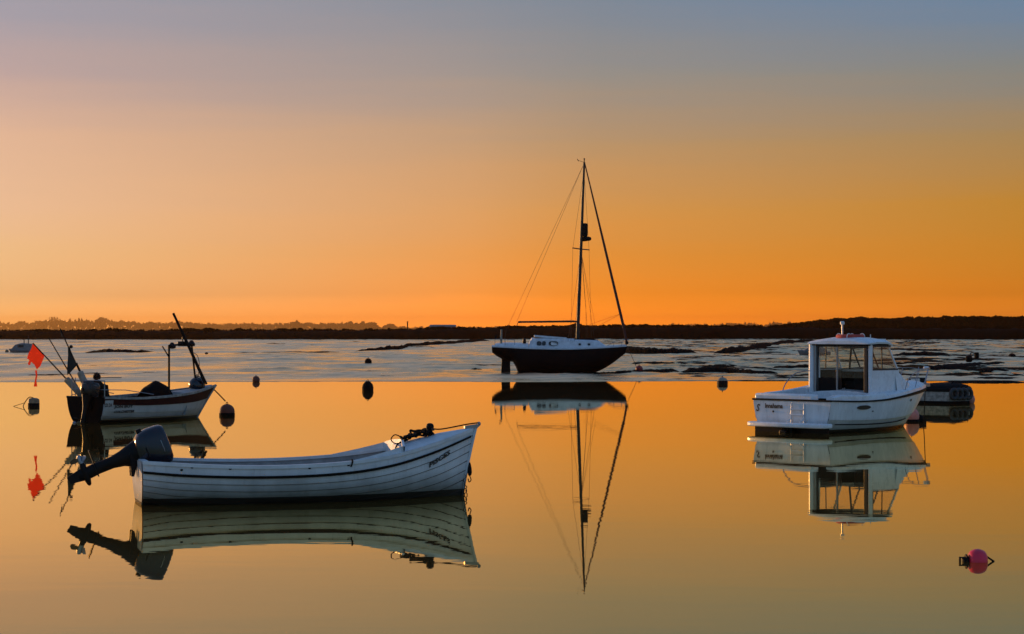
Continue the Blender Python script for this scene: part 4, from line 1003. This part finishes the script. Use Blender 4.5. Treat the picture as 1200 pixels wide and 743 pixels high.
# deck moulding: side decks + foredeck cambered
def edge(u, off=0): return Hk.pt(u, 0, off, -1)
mb = MB(); rr = []
for i in range(37):
    u = .40+.59*i/36; a = edge(u); w = max(abs(a.y), .02); k = min(1, w/.4); rise = .10*k
    rr.append([(a.x, -w*1.0, a.z-.01), (a.x, -w*.985, a.z+.07*k), (a.x, -w*.94, a.z+rise), (a.x, -w*.5, a.z+rise+.07*k), (a.x, 0, a.z+rise+.10*k), (a.x, w*.5, a.z+rise+.07*k), (a.x, w*.94, a.z+rise), (a.x, w*.985, a.z+.07*k), (a.x, w, a.z-.01)])
mb.grid(rr); mb.add(rr[0], [tuple(range(9))]); mb.build('foredeck', M['gelcoat'], cr, ang=35)
# cuddy top between windscreen and bow
mb = MB(); rr = []
for x, w, z in ((3.0, .86, 1.50), (3.3, .84, 1.44), (3.5, .80, 1.30), (3.7, .74, 1.26), (4.2, .48, 1.17), (4.55, .28, 1.10), (4.7, .2, 1.05)):
    rr.append([(x, -w-.1, .86), (x, -w-.02, z-.10), (x, -w+.1, z), (x, 0, z+.05), (x, w-.1, z), (x, w+.02, z-.10), (x, w+.1, .86)])
mb.grid(rr); mb.build('cuddy', M['gelcoat'], cr, ang=35)
# cockpit coamings: transom part leaves a gate at the starboard quarter
mb = MB(); mb.box((.0, -.62, .70), (.26, 1.16, .925)); mb.build('transom_coaming', M['gelcoat'], cr, bevel=.05)
def coaming(side, x0, x1, h0, h1):
    rr = []
    for i in range(15):
        x = x0+(x1-x0)*i/14; u = x/LC; a = Hk.pt(u, 0, -.01, side); b_ = Hk.pt(u, 0, -.24, side); h = h0+(h1-h0)*i/14
        e = .5+.5*min(1, i/2)
        rr.append([(x, a.y, a.z-.02), (x, a.y, a.z+h*.75*e), (x, a.y*.98, a.z+h*.95*e), (x, (a.y+b_.y)/2, a.z+h*e), (x, b_.y*1.02, a.z+h*.95*e), (x, b_.y, a.z+h*.7*e), (x, b_.y, a.z-.3)])
    mb = MB(); mb.grid(rr); mb.add(rr[0], [tuple(range(7))]); mb.add(rr[-1], [tuple(range(7))]); return mb.build('side_coaming', M['gelcoat'], cr, ang=40)
coaming(-1, .12, 2.15, .13, .15); coaming(1, .1, 2.15, .13, .30)
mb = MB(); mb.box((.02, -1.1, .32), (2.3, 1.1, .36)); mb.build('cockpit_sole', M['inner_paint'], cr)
# swim platform
mb = MB(); mb.prism([(-.40, -1.05, .13), (-.40, .95, .13), (-.28, 1.16, .13), (0.0, 1.2, .13), (0, -1.22, .13), (-.28, -1.2, .13)][::-1], (0, 0, .11)); mb.build('swim_platform', M['gelcoat'], cr, bevel=.03)
# dark outdrive & tunnel below
mb = MB(); mb.box((-.22, -.16, -.4), (.0, .16, .12)); mb.prism([(-.38, -.1, .06), (-.1, -.1, .12), (-.1, -.1, -.4), (-.34, -.1, -.4)], (0, .2, 0)); mb.build('stern_drive', M['engine_black'], cr, bevel=.02)
mb = MB(); mb.box((-.02, -1.12, -.2), (-.011, 1.12, .135)); mb.build('lower_transom', M['engine_black'], cr, smooth=False)
# ladder folded on transom
mb = MB()
for y in (-.02, -.40):
    mb.tube([(-.03, y, .70), (-.05, y, .67), (-.05, y, .24)], .016, 8); mb.tube(arc([(-.06, y, .42), (-.08, y, .33), (-.16, y+.05, .26)]), .014, 6)
for z in (.43, .56): mb.tube([(-.055, -.02, z), (-.055, -.40, z)], .02, 8)
mb.build('boarding_ladder', M['white_paint'], cr)
lettering('name_lettering', 'Innahama', .15, lambda x, y: Vector((-.036, .80-x, .575+y)), cr, width=.55, bold=.006)
lettering('emblem_lettering', 'S', .24, lambda x, y: Vector((-.036, 1.08-x, .49+y)), cr, width=.13, bold=.006, shear=.25)
mb = MB(); mb.ball((-.03, .55, .49), (.01, .03, .025), 10); mb.build('drain', M['engine_black'], cr)
# oval portlight and scuppers on the hull side
def ov(name, x, z, rx, rz_, m, off=.012):
    pts = [Hk.find(x+rx*math.cos(2*PI*k/24), z+rz_*math.sin(2*PI*k/24), off) for k in range(24)]
    mb = MB(); mb.prism(pts, (0, -.012, 0)); return mb.build(name, m, cr, smooth=False)
ov('portlight', 1.25, .60, .26, .052, M['black_seal']); ov('fuel_filler', 3.55, .72, .03, .03, M['black_seal']); ov('fuel_filler', 1.62, .5, .02, .015, M['black_seal'])
mb = MB(); Hk.strip(mb, .43, .445, .012, .06, .8, 30); mb.build('spray_rail', M['black_rubber'], cr)
# wheelhouse: posts, panels, panes, roof
XA, XS, W = 1.97, 3.05, .87
zd, zs_, zr = .86, 1.49, 2.12
wh = None
mb = MB()
for sgn in (-1, 1):
    mb.prism([(XA, sgn*W-.02, zd), (3.22, sgn*W-.02, zd), (3.16, sgn*W-.02, zs_), (XA, sgn*W-.02, zs_)], (0, .04, 0))
mb.prism([(3.17, -W+.018, zd), (3.215, -W+.018, zd), (3.155, -W+.018, zs_-.003), (3.11, -W+.018, zs_-.003)], (0, 2*W-.036, 0))
wh = mb.build('wheelhouse', M['gelcoat'], cr, smooth=False, bevel=.012)
def post(a, b_, w, d_, m, name='window_post', parent=None, bv=.008):
    a, b_ = Vector(a), Vector(b_); mb = MB(); h1, h2 = w/2, d_/2
    ra = [(a.x-h1, a.y-h2, a.z), (a.x+h1, a.y-h2, a.z), (a.x+h1, a.y+h2, a.z), (a.x-h1, a.y+h2, a.z)]; rb = [(b_.x-h1, b_.y-h2, b_.z), (b_.x+h1, b_.y-h2, b_.z), (b_.x+h1, b_.y+h2, b_.z), (b_.x-h1, b_.y+h2, b_.z)]
    mb.grid([ra, rb], closed=True); mb.add(ra, [(0, 1, 2, 3)]); mb.add(rb, [(0, 1, 2, 3)]); return mb.build(name, m, parent or wh, smooth=False, bevel=bv)
for sgn in (-1, 1):
    post((XA+.03, sgn*(W-.01), .36 if sgn < 0 else .5), (XA+.03, sgn*(W-.01), zr), .10, .10, M['gelcoat'], bv=.04)
    post((3.14, sgn*(W-.01), zs_-.03), (2.74, sgn*(W-.05), zr), .05, .05, M['gelcoat'])
    post((2.48, sgn*(W-.01), zs_), (2.48, sgn*(W-.02), zr), .022, .03, M['black_seal'], 'mullion')
mb = MB(); mb.tube([(XA-.015, W+.03, .5), (XA-.015, W+.02, zr)], .075, 20); mb.build('window_post', M['gelcoat'], wh)
mb = MB(); mb.tube([(XA-.03, W-.10, .5), (XA-.03, W-.10, zr)], .03, 12); mb.build('door_post', M['alu'], wh)
post((XA+.02, W-.19, .4), (XA+.02, W-.13, zr), .05, .09, M['gelcoat'])
post((XA, .12, .36), (XA, .12, zr), .04, .05, M['alu'], 'mullion')
post((XA, W-.16, .36), (XA, W-.16, zr), .035, .05, M['black_seal'], 'mullion')
post((XA, -W+.12, .36), (XA, -W+.12, zr), .05, .10, M['black_seal'], 'mullion')
post((XA, -W+.02, 1.95), (XA, -W+.25, 2.12), .03, .04, M['alu'], 'mullion')
for sgn in (-1, 1):      # black sills and seals round the side windows
    mb = MB(); y = sgn*(W+.012)-.012
    mb.box((XA+.08, y, zs_-.015), (3.12, y+.024, zs_+.025)); mb.box((XA+.08, y, zr-.07), (2.80, y+.024, zr-.03)); mb.box((XA+.08, y, zs_), (XA+.10, y+.024, zr-.04))
    mb.build('window_seal', M['black_seal'], wh, smooth=False)
    mb = MB(); mb.prism([(XA+.1, sgn*(W-.012), zs_+.02), (3.10, sgn*(W-.012), zs_+.02), (2.78, sgn*(W-.012), zr-.04), (XA+.1, sgn*(W-.012), zr-.04)], (0, .006, 0)); mb.build('side_window', M['glass'], wh, smooth=False)
mb = MB(); mb.prism([(3.16, -W+.05, zs_), (3.16, W-.05, zs_), (2.76, W-.08, zr), (2.76, -W+.08, zr)], (.006, 0, .003)); mb.build('windscreen', M['glass'], wh, smooth=False)
for y in (-.28, .28): post((3.16, y, zs_), (2.76, y, zr), .03, .04, M['black_seal'], 'mullion')
post((3.02, W-.35, zs_), (2.70, W-.65, zr), .03, .05, M['black_seal'], 'wiper')
# aft glass doors with dark lower panels
mb = MB(); mb.box((XA-.004, .14, 1.28), (XA+.004, W-.15, zr)); mb.box((XA-.004, -W+.13, 1.28), (XA+.004, .10, zr)); mb.build('aft_window', M['glass'], wh, smooth=False)
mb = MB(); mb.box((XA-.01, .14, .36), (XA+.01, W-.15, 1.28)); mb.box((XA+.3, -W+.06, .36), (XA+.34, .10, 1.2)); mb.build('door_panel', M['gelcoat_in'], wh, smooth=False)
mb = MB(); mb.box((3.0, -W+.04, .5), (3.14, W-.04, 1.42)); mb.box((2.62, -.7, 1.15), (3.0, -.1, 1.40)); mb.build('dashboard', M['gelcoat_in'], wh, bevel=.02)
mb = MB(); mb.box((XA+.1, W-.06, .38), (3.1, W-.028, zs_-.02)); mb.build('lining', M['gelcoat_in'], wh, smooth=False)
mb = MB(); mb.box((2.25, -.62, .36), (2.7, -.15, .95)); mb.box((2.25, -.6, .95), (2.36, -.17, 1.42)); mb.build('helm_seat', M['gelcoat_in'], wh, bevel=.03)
mb = MB(); mb.box((2.3, .2, .36), (2.75, .75, .9)); mb.box((2.33, .3, .9), (2.42, .52, 1.44)); mb.build('passenger_seat', M['rust'], wh, bevel=.03)
mb = MB(); mb.box((XA-.02, -W+.06, zr-.07), (XA+.03, W-.06, zr-.002)); mb.build('door_header_shade', M['black_seal'], wh, smooth=False)  # black header frame, also painting the shadow line below the roof edge
mb = MB(); mb.box((1.90, -W-.02, zr-.035), (2.72, W+.02, zr-.004)); mb.build('roof_shade_panel', M['gelcoat_in'], wh, smooth=False)  # dark sheet added to paint the shadow on the roof underside
# roof
mb = MB(); rr = []
for x, w, z, th in ((1.82, .90, 2.12, .03), (1.86, .95, 2.115, .08), (2.2, .96, 2.13, .11), (2.6, .95, 2.125, .11), (2.85, .90, 2.09, .08), (2.95, .84, 2.06, .03)):
    rr.append([(x, -w, z), (x, -w-.015, z+th*.4), (x, -w+.06, z+th*.85), (x, -w*.4, z+th+.05), (x, w*.4, z+th+.05), (x, w-.06, z+th*.85), (x, w+.015, z+th*.4), (x, w, z)])
mb.grid(rr, closed=True); mb.add(rr[0], [tuple(range(8))]); mb.add(rr[-1], [tuple(range(8))]); mb.build('roof', M['gelcoat'], wh, ang=35)
mb = MB(); mb.tube([(2.18, .12, 2.2), (2.18, .12, 2.62)], .022, 8); mb.lathe([(.03, 0), (.055, .01), (.055, .07), (.03, .09)], 12, M=Matrix.Translation((2.18, .12, 2.60))); mb.build('masthead_lamp', M['lamp_white'], wh)
mb = MB(); mb.tube([(2.5, -.5, 2.2), (2.5, -.5, 2.36)], .012, 6); mb.box((2.6, -.75, 2.2), (2.8, -.35, 2.25)); mb.build('aerial_base', M['lamp_white'], wh)
# rails
mb = MB()
def dk(x, side, k=.93): a = Hk.pt(min(x/LC, .98), 0, 0, side); return Vector((a.x, a.y*k, a.z+.09))
for side in (-1, 1):
    s0, s1, s2, s3 = dk(3.15, side), dk(3.7, side), dk(4.3, side), dk(4.5, side, .85)
    up = Vector((.1, 0, .40))
    top = [s0, s0+Vector((.12, 0, .24)), s0+Vector((.38, -.02*side, .40)), s1+up, s2+up+Vector((.1, 0, .02)), Vector((5.55, .16*side, 1.46)), Vector((5.66, 0, 1.46))]
    mb.tube(arc(top, 5), .011, 7)
    for q in (s1, s2, s3): mb.tube([q, q+Vector((.18, 0, .42))], .010, 6)
mb.build('bow_rail', M['steel'], cr)
mb = MB(); mb.ball((5.64, 0, 1.48), (.11, .07, .05), 12, sq=.7); mb.build('bow_lamp', M['lamp_white'], cr)
mb = MB(); mb.tube([(5.0, 0, 1.1), (5.72, 0, 1.06)], .035, 8); mb.box((5.52, -.07, 1.0), (5.72, .07, 1.09)); mb.build('bow_roller', M['alu'], cr)
mb = MB(); mb.lathe([(.10, 0), (.10, .30), (.085, .33), (.03, .35)], 12, M=Matrix.Translation((4.05, .35, 1.1))); mb.build('deck_vent', M['lamp_white'], cr)
mb = MB(); mb.tube(arc([(1.0, 1.08, .92), (1.15, 1.08, 1.15), (1.5, 1.06, 1.38), (1.9, .95, 1.45)]), .014, 6); mb.build('grab_rail', M['alu'], cr)
mb = MB(); mb.tube(arc([(5.6, 0, .96), (5.5, -.05, .6), (5.4, -.1, .25), (5.35, -.1, -.1)]), .012, 6); mb.build('mooring_line', M['rope_dark'], cr)
c = R4((2.42, .05, 2.30)); o = thing('lifebuoy', 'red lifebuoy ring lying flat on the cruiser wheelhouse roof', 'lifebuoy', c, rz)
mb = MB(); mb.torus((0, 0, 0), .29, .075, 28, 10, M=Matrix.Diagonal((1, 1, .85, 1))); mb.build('ring', M['orange_red'], o)
for k in range(4):
    mb = MB(); a = k*PI/2+.5; mb.torus((.29*math.cos(a), .29*math.sin(a), 0), .08, .012, 12, 6, M=None, ax='y' if k % 2 == 0 else 'x'); mb.build('grab_strap', M['lamp_white'], o)

# ------------------------------------------------------------------ 5. work punt behind the cruiser
DP = 70.0
c = P(1113, 472.5, DP); c.z = 0
pu = thing('work_punt', 'low grey work punt under a dark cover moored behind the cruiser', 'punt', c, math.radians(0))
PX = lambda px: (px-1113)/F*DP
def PZ(py): return CAMH-(py-HOR)*DP/F
hb = [(PX(1060), .35), (PX(1064), .0), (PX(1106), -.85), (PX(1133), -.35), (PX(1138.5), .0), (PX(1138.5), .5), (PX(1110), 1.4), (PX(1064), 1.2)]
def ring(z, k=1.0): return [(x*k+(1-k)*0, y*k, z) for x, y in hb]
mb = MB(); mb.grid([ring(-.2, .97), ring(.06, .99), ring(.10, 1), ring(PZ(456.5), 1.0)], closed=True); mb.add(ring(PZ(456.5)), [tuple(range(8))]); mb.build('hull', M['grey_punt'], pu, ang=20)
mb = MB(); mb.grid([ring(PZ(458.5), 1.015), ring(PZ(455.5), 1.02), ring(PZ(454.5), .99)], closed=True); mb.build('rubbing_band', M['black_rubber'], pu, ang=30)
mb = MB(); mb.grid([ring(.0, 1.005), ring(.085, 1.01)], closed=True); mb.build('weed_skirt', M['black_buoy'], pu)
pk = (PX(1118), .15, PZ(447.3))
mb = MB(); rr = [ring(PZ(455.6), 1.03)]
for k, zz in ((.96, 453.8), (.75, 451.5), (.45, 450)): rr.append([(x*k+pk[0]*(1-k)*.6, y*k, PZ(zz)+.02*math.sin(i*2.1)) for i, (x, y) in enumerate(hb)])
rr.append([(pk[0]+.04*math.cos(i), pk[1]+.04*math.sin(i), pk[2]) for i in range(8)])
mb.grid(rr, closed=True); mb.build('cover', M['tarp_dark'], pu, ang=30)
for k, (px, dy) in enumerate(((1111.5, -.80), (1118, -.69), (1124.5, -.56), (1131, -.43))):
    o = thing('tyre_fender', ['old black tyre nearest the near corner of the punt', 'second old tyre from the near corner of the punt', 'third old tyre from the near corner of the punt', 'old black tyre nearest the rounded end of the punt'][k], 'tyre', (c.x+PX(px), DP+dy-.08, PZ(461)), math.radians(22), 'tyre fenders hung along the punt side')
    mb = MB(); mb.torus((0, 0, 0), .155, .065, 24, 10, ax='y', sx=.85); mb.build('tyre', M['rubber_tyre'], o)
    mb = MB(); mb.tube([(0, .02, .15), (0, .05, .30)], .012, 6); mb.build('lanyard', M['rope_dark'], o)
o = thing('end_float', 'faded pink ball float at the rounded end of the work punt', 'buoy', (c.x+PX(1136), DP-.15, .13), 0, 'buoys')
mb = MB(); mb.ball((0, 0, 0), (.16, .16, .2), 16); mb.build('buoy_ball', M['pale_pink'], o); mb = MB(); mb.torus((0, 0, .2), .03, .01, 10, 6, ax='y'); mb.build('eye', M['rope_dark'], o)
o = thing('storage_box', 'small white box with dark ends on the punt behind the cruiser bow', 'box', (c.x+PX(1073), DP-.0, PZ(450.2)), 0)
mb = MB(); mb.box((-.20, -.15, -.1), (.12, .15, .2)); mb.build('body', M['lamp_white'], o, bevel=.02)
mb = MB(); mb.box((-.28, -.16, -.1), (-.205, .16, .2)); mb.box((.125, -.16, -.1), (.34, .16, .22)); mb.box((-.20, -.16, .205), (.12, .16, .23)); mb.build('lid', M['engine_black'], o, bevel=.02)

# ------------------------------------------------------------------ 6. buoys
def buoy(name, label, px, py, D, r, m, z=None, shape='ball', k=1.0, eye=True, cat='buoy'):
    p = P(px, py, D); 
    if z is None: z = 0.0
    o = thing(name, label, cat, (p.x, D, z), random.uniform(0, 3), 'buoys')
    mb = MB()
    if shape == 'ball': mb.ball((0, 0, r*(k-.5)), (r, r, r*k), 20)
    elif shape == 'can': mb.lathe([(r*.6, -.1), (r*.95, -.05), (r, .02), (r, r*k*.9), (r*.92, r*k*1.15), (r*.6, r*k*1.3), (r*.15, r*k*1.36)], 20)
    elif shape == 'pear': mb.lathe([(r*.7, -.15), (r*.98, .0), (r, r*.5), (r*.85, r*1.05), (r*.5, r*1.45), (r*.2, r*1.6)], 20)
    mb.build('buoy_ball', M[m], o)
    if eye:
        zt = {'ball': r*(k-.5)+r*k, 'can': r*k*1.36, 'pear': r*1.6}[shape]
        mb = MB(); mb.torus((0, 0, zt+.015), max(.025, r*.16), max(.008, r*.05), 12, 6, ax='y'); mb.build('eye', M['rope_dark'], o)
    return o
# crimson buoy in the foreground lying on its side
o = thing('crimson_buoy', 'bright crimson buoy with black end fittings alone in the near water', 'buoy', (P(1145.5, 658, 21.5).x, 21.5, 0), 0, 'buoys')
Mx = Matrix.Rotation(PI/2, 4, 'Y')
mb = MB(); mb.lathe([(.05, -.095), (.085, -.09), (.112, -.07), (.128, -.03), (.132, .0), (.128, .03), (.112, .07), (.085, .09), (.05, .095)], 28, M=Mx); mb.build('buoy_ball', M['pink'], o, ang=60)
mb = MB(); mb.lathe([(.048, -.155), (.05, -.15), (.046, -.09)], 16, M=Mx); mb.lathe([(.075, -.126), (.078, -.118), (.075, -.11)], 16, M=Mx)
mb.tube([(-.15, 0, .035), (-.185, 0, .045), (-.185, 0, -.045), (-.15, 0, -.035)], .013, 8); mb.build('handle', M['black_rubber'], o)
mb = MB(); mb.tube([(.09, 0, .055), (.165, 0, .004), (.165, 0, -.004), (.09, 0, -.055)], .010, 8); mb.ball((.165, 0, 0), .016, 8); mb.build('end_eye', M['black_rubber'], o)
o = buoy('pickup_buoy', 'tan pickup buoy with a dark lower half and looped rope, far left', 39.5, 476, 66.9, .185, 'tan_buoy', shape='can', k=1.1, eye=False)
o.rotation_euler = (0, 0, 0)
mb = MB(); mb.lathe([(.187, -.1), (.188, .10), (.185, .105)], 20); mb.build('weed_band', M['black_buoy'], o)
mb = MB(); mb.tube(arc([(.0, -.02, .27), (-.12, -.05, .30), (-.22, -.08, .20), (-.30, -.1, .06), (-.32, -.1, -.02)]), .016, 6); mb.tube([(-.26, -.1, .12), (-.62, -.15, .005)], .01, 6); mb.build('pickup_rope', M['rope_dark'], o)
buoy('mooring_buoy', 'weathered dark orange mooring buoy tied to the fishing boat bow', 266, 487, 59.4, .225, 'orange_buoy', k=1.0)
_o = bpy.data.objects['mooring_buoy']; mb = MB(); mb.lathe([(.222, -.06), (.229, .02), (.2285, .07), (.222, .09)], 20, M=Matrix.Translation((0, 0, -.01))); mb.build('weed_band', M['black_buoy'], _o)
buoy('red_brown_buoy', 'small red brown ball buoy at the mud edge right of the fishing boat', 300, 446, 100.4, .19, 'orange_buoy')
buoy('black_buoy', 'black egg shaped buoy alone on open water, left of the yacht', 431, 458, 85.5, .24, 'black_buoy', shape='pear', k=1.2)
D = mudD(427); buoy('stranded_buoy', 'small dark buoy stranded on the mud above the black egg shaped buoy', 431.5, 427, D, .26, 'black_buoy', z=mudz(D)+.05)
o = buoy('stranded_buoy', 'dark ball buoy with trailing line on the mud beside the dark flag', 113.5, 441, 104.5, .2, 'black_buoy', z=.05)
mb = MB(); mb.tube(arc([(.15, 0, .05), (.5, .1, .06), (1.2, .3, .05)]), .02, 6); mb.build('trailing_line', M['rope_dark'], o); o.rotation_euler = (0, 0, 0)
buoy('red_buoy', 'dull red ball buoy stranded on the mud beneath the yacht bow', 749, 433, 119.5, .22, 'red_buoy', z=mudz(119.5)+.12)
o = buoy('white_buoy', 'white topped buoy with a black waist at the mud edge left of the cruiser', 846.5, 450, 96, .25, 'float_white', k=.9)
mb = MB(); mb.lathe([(.25, -.1), (.255, .0), (.256, .14), (.25, .16)], 20); mb.build('black_waist', M['black_rubber'], o)
o = buoy('pink_mooring_buoy', 'pale pink mooring buoy half hidden under the cruiser bow', 1068.5, 494, 55.4, .2, 'pale_pink', k=1.2)
mb = MB(); mb.lathe([(.2, -.1), (.205, .02), (.2, .06)], 20); mb.build('weed_band', M['black_buoy'], o)
buoy('black_float', 'black float touching the pale pink mooring buoy at the cruiser bow', 1075.5, 494, 55.6, .19, 'black_buoy', k=.75, eye=False)
D = mudD(424.5); o = buoy('stranded_buoy', 'black ball buoy on the mud with a chain and block, behind the work punt', 1135.5, 424.5, D, .29, 'black_buoy', z=mudz(D)+.1)
o.rotation_euler = (0, 0, 0)
mb = MB(); mb.tube(arc([(.05, 0, .38), (.25, .3, .62), (.6, .5, .55)]), .045, 6); mb.build('chain', M['rust'], o)
mb = MB(); mb.box((.55, .3, .2), (.85, .7, .65)); mb.build('sinker_block', M['black_buoy'], o, bevel=.05)
D = mudD(419); o = buoy('stranded_buoy', 'low dark buoy slumped on the mud near the right edge', 1186, 419, D, .33, 'black_buoy', z=mudz(D)+.02, k=.8)
D = mudD(415); buoy('stranded_buoy', 'tiny dark float on the mud right of the leaning poles', 242, 414.5, D, .16, 'black_buoy', z=mudz(D)+.05, k=.7, eye=False)

# ------------------------------------------------------------------ 7. small craft aground
def small_boat(label, px0, px1, py, hull_h, cab, flip=False, m='grey_boat', masts=()):
    D = mudD(py); L = (px1-px0)/F*D; c = P((px0+px1)/2, py, D); z = mudz(D)-.1
    o = thing('grounded_boat', label, 'boat', (c.x, D, z), PI if flip else 0)
    Hs = Hull(L*.9, [(0, .8), (.4, .95), (.8, .6), (1, .02)], [(0, hull_h*.85), (.5, hull_h*.85), (1, hull_h*1.1)], [(0, -.1), (1, -.05)], [(0, .5), (1, 1.2)], [(0, 1.2), (1, .9)], rake=.5)
    mb = MB(); tt = [i/8 for i in range(9)]; rr = Hs.shell(tt, None, 24); mb.grid(rr); Hs.transom(mb, tt)
    mb.grid([[(r[0].x, r[0].y, r[0].z), (r[0].x, 0, r[0].z+.05), (r[-1].x, r[-1].y, r[-1].z)] for r in rr])
    for v in mb.v: v.x -= L/2
    mb.build('hull', M[m], o, ang=40)
    mb = MB(); rr = []
    for u, w, h in cab: x = -L/2+u*L; rr.append([(x, -w, hull_h*.8), (x, -w*.85, hull_h+h*.9), (x, 0, hull_h+h), (x, w*.85, hull_h+h*.9), (x, w, hull_h*.8)])
    mb.grid(rr); mb.add(rr[0], [tuple(range(5))]); mb.add(rr[-1], [tuple(range(5))]); cb = mb.build('cabin', M[m], o, ang=35)
    mid = cab[len(cab)//2]; x = -L/2+mid[0]*L; s = -1 if not flip else 1
    mb = MB(); mb.box((x-.3, s*mid[1]*.97-.02, hull_h+mid[2]*.35), (x+.3, s*mid[1]*.97+.02, hull_h+mid[2]*.7)); mb.build('window', M['dark_glass'], cb)
    for mx_, mh in masts:
        mb = MB(); x = mx_; mb.tube([(x, 0, hull_h), (x, 0, mh)], .05, 6); mb.build('mast', M['mast_alu'], o)
    return o
small_boat('small grey cabin boat aground on the far mud behind the red flag', 10, 42, 413.5, .45, [(.1, .7, .2), (.14, .72, .62), (.5, .72, .70), (.72, .6, .55), (.86, .5, .1)], flip=True, masts=((-.2, 1.6), (-.65, 1.9)))
small_boat('small open boat with a pale bow on the mud just left of the cruiser wheelhouse', 934, 972, 416, .50, [(.1, .7, .1), (.3, .72, .55), (.5, .72, .6), (.62, .6, .45), (.8, .5, .05)], flip=True)
D = mudD(413.5); o = buoy('stranded_buoy', 'pale round float on the mud beside the small grounded cabin boat', 8, 413.5, D, .2, 'tan_buoy', z=mudz(D)+.05)
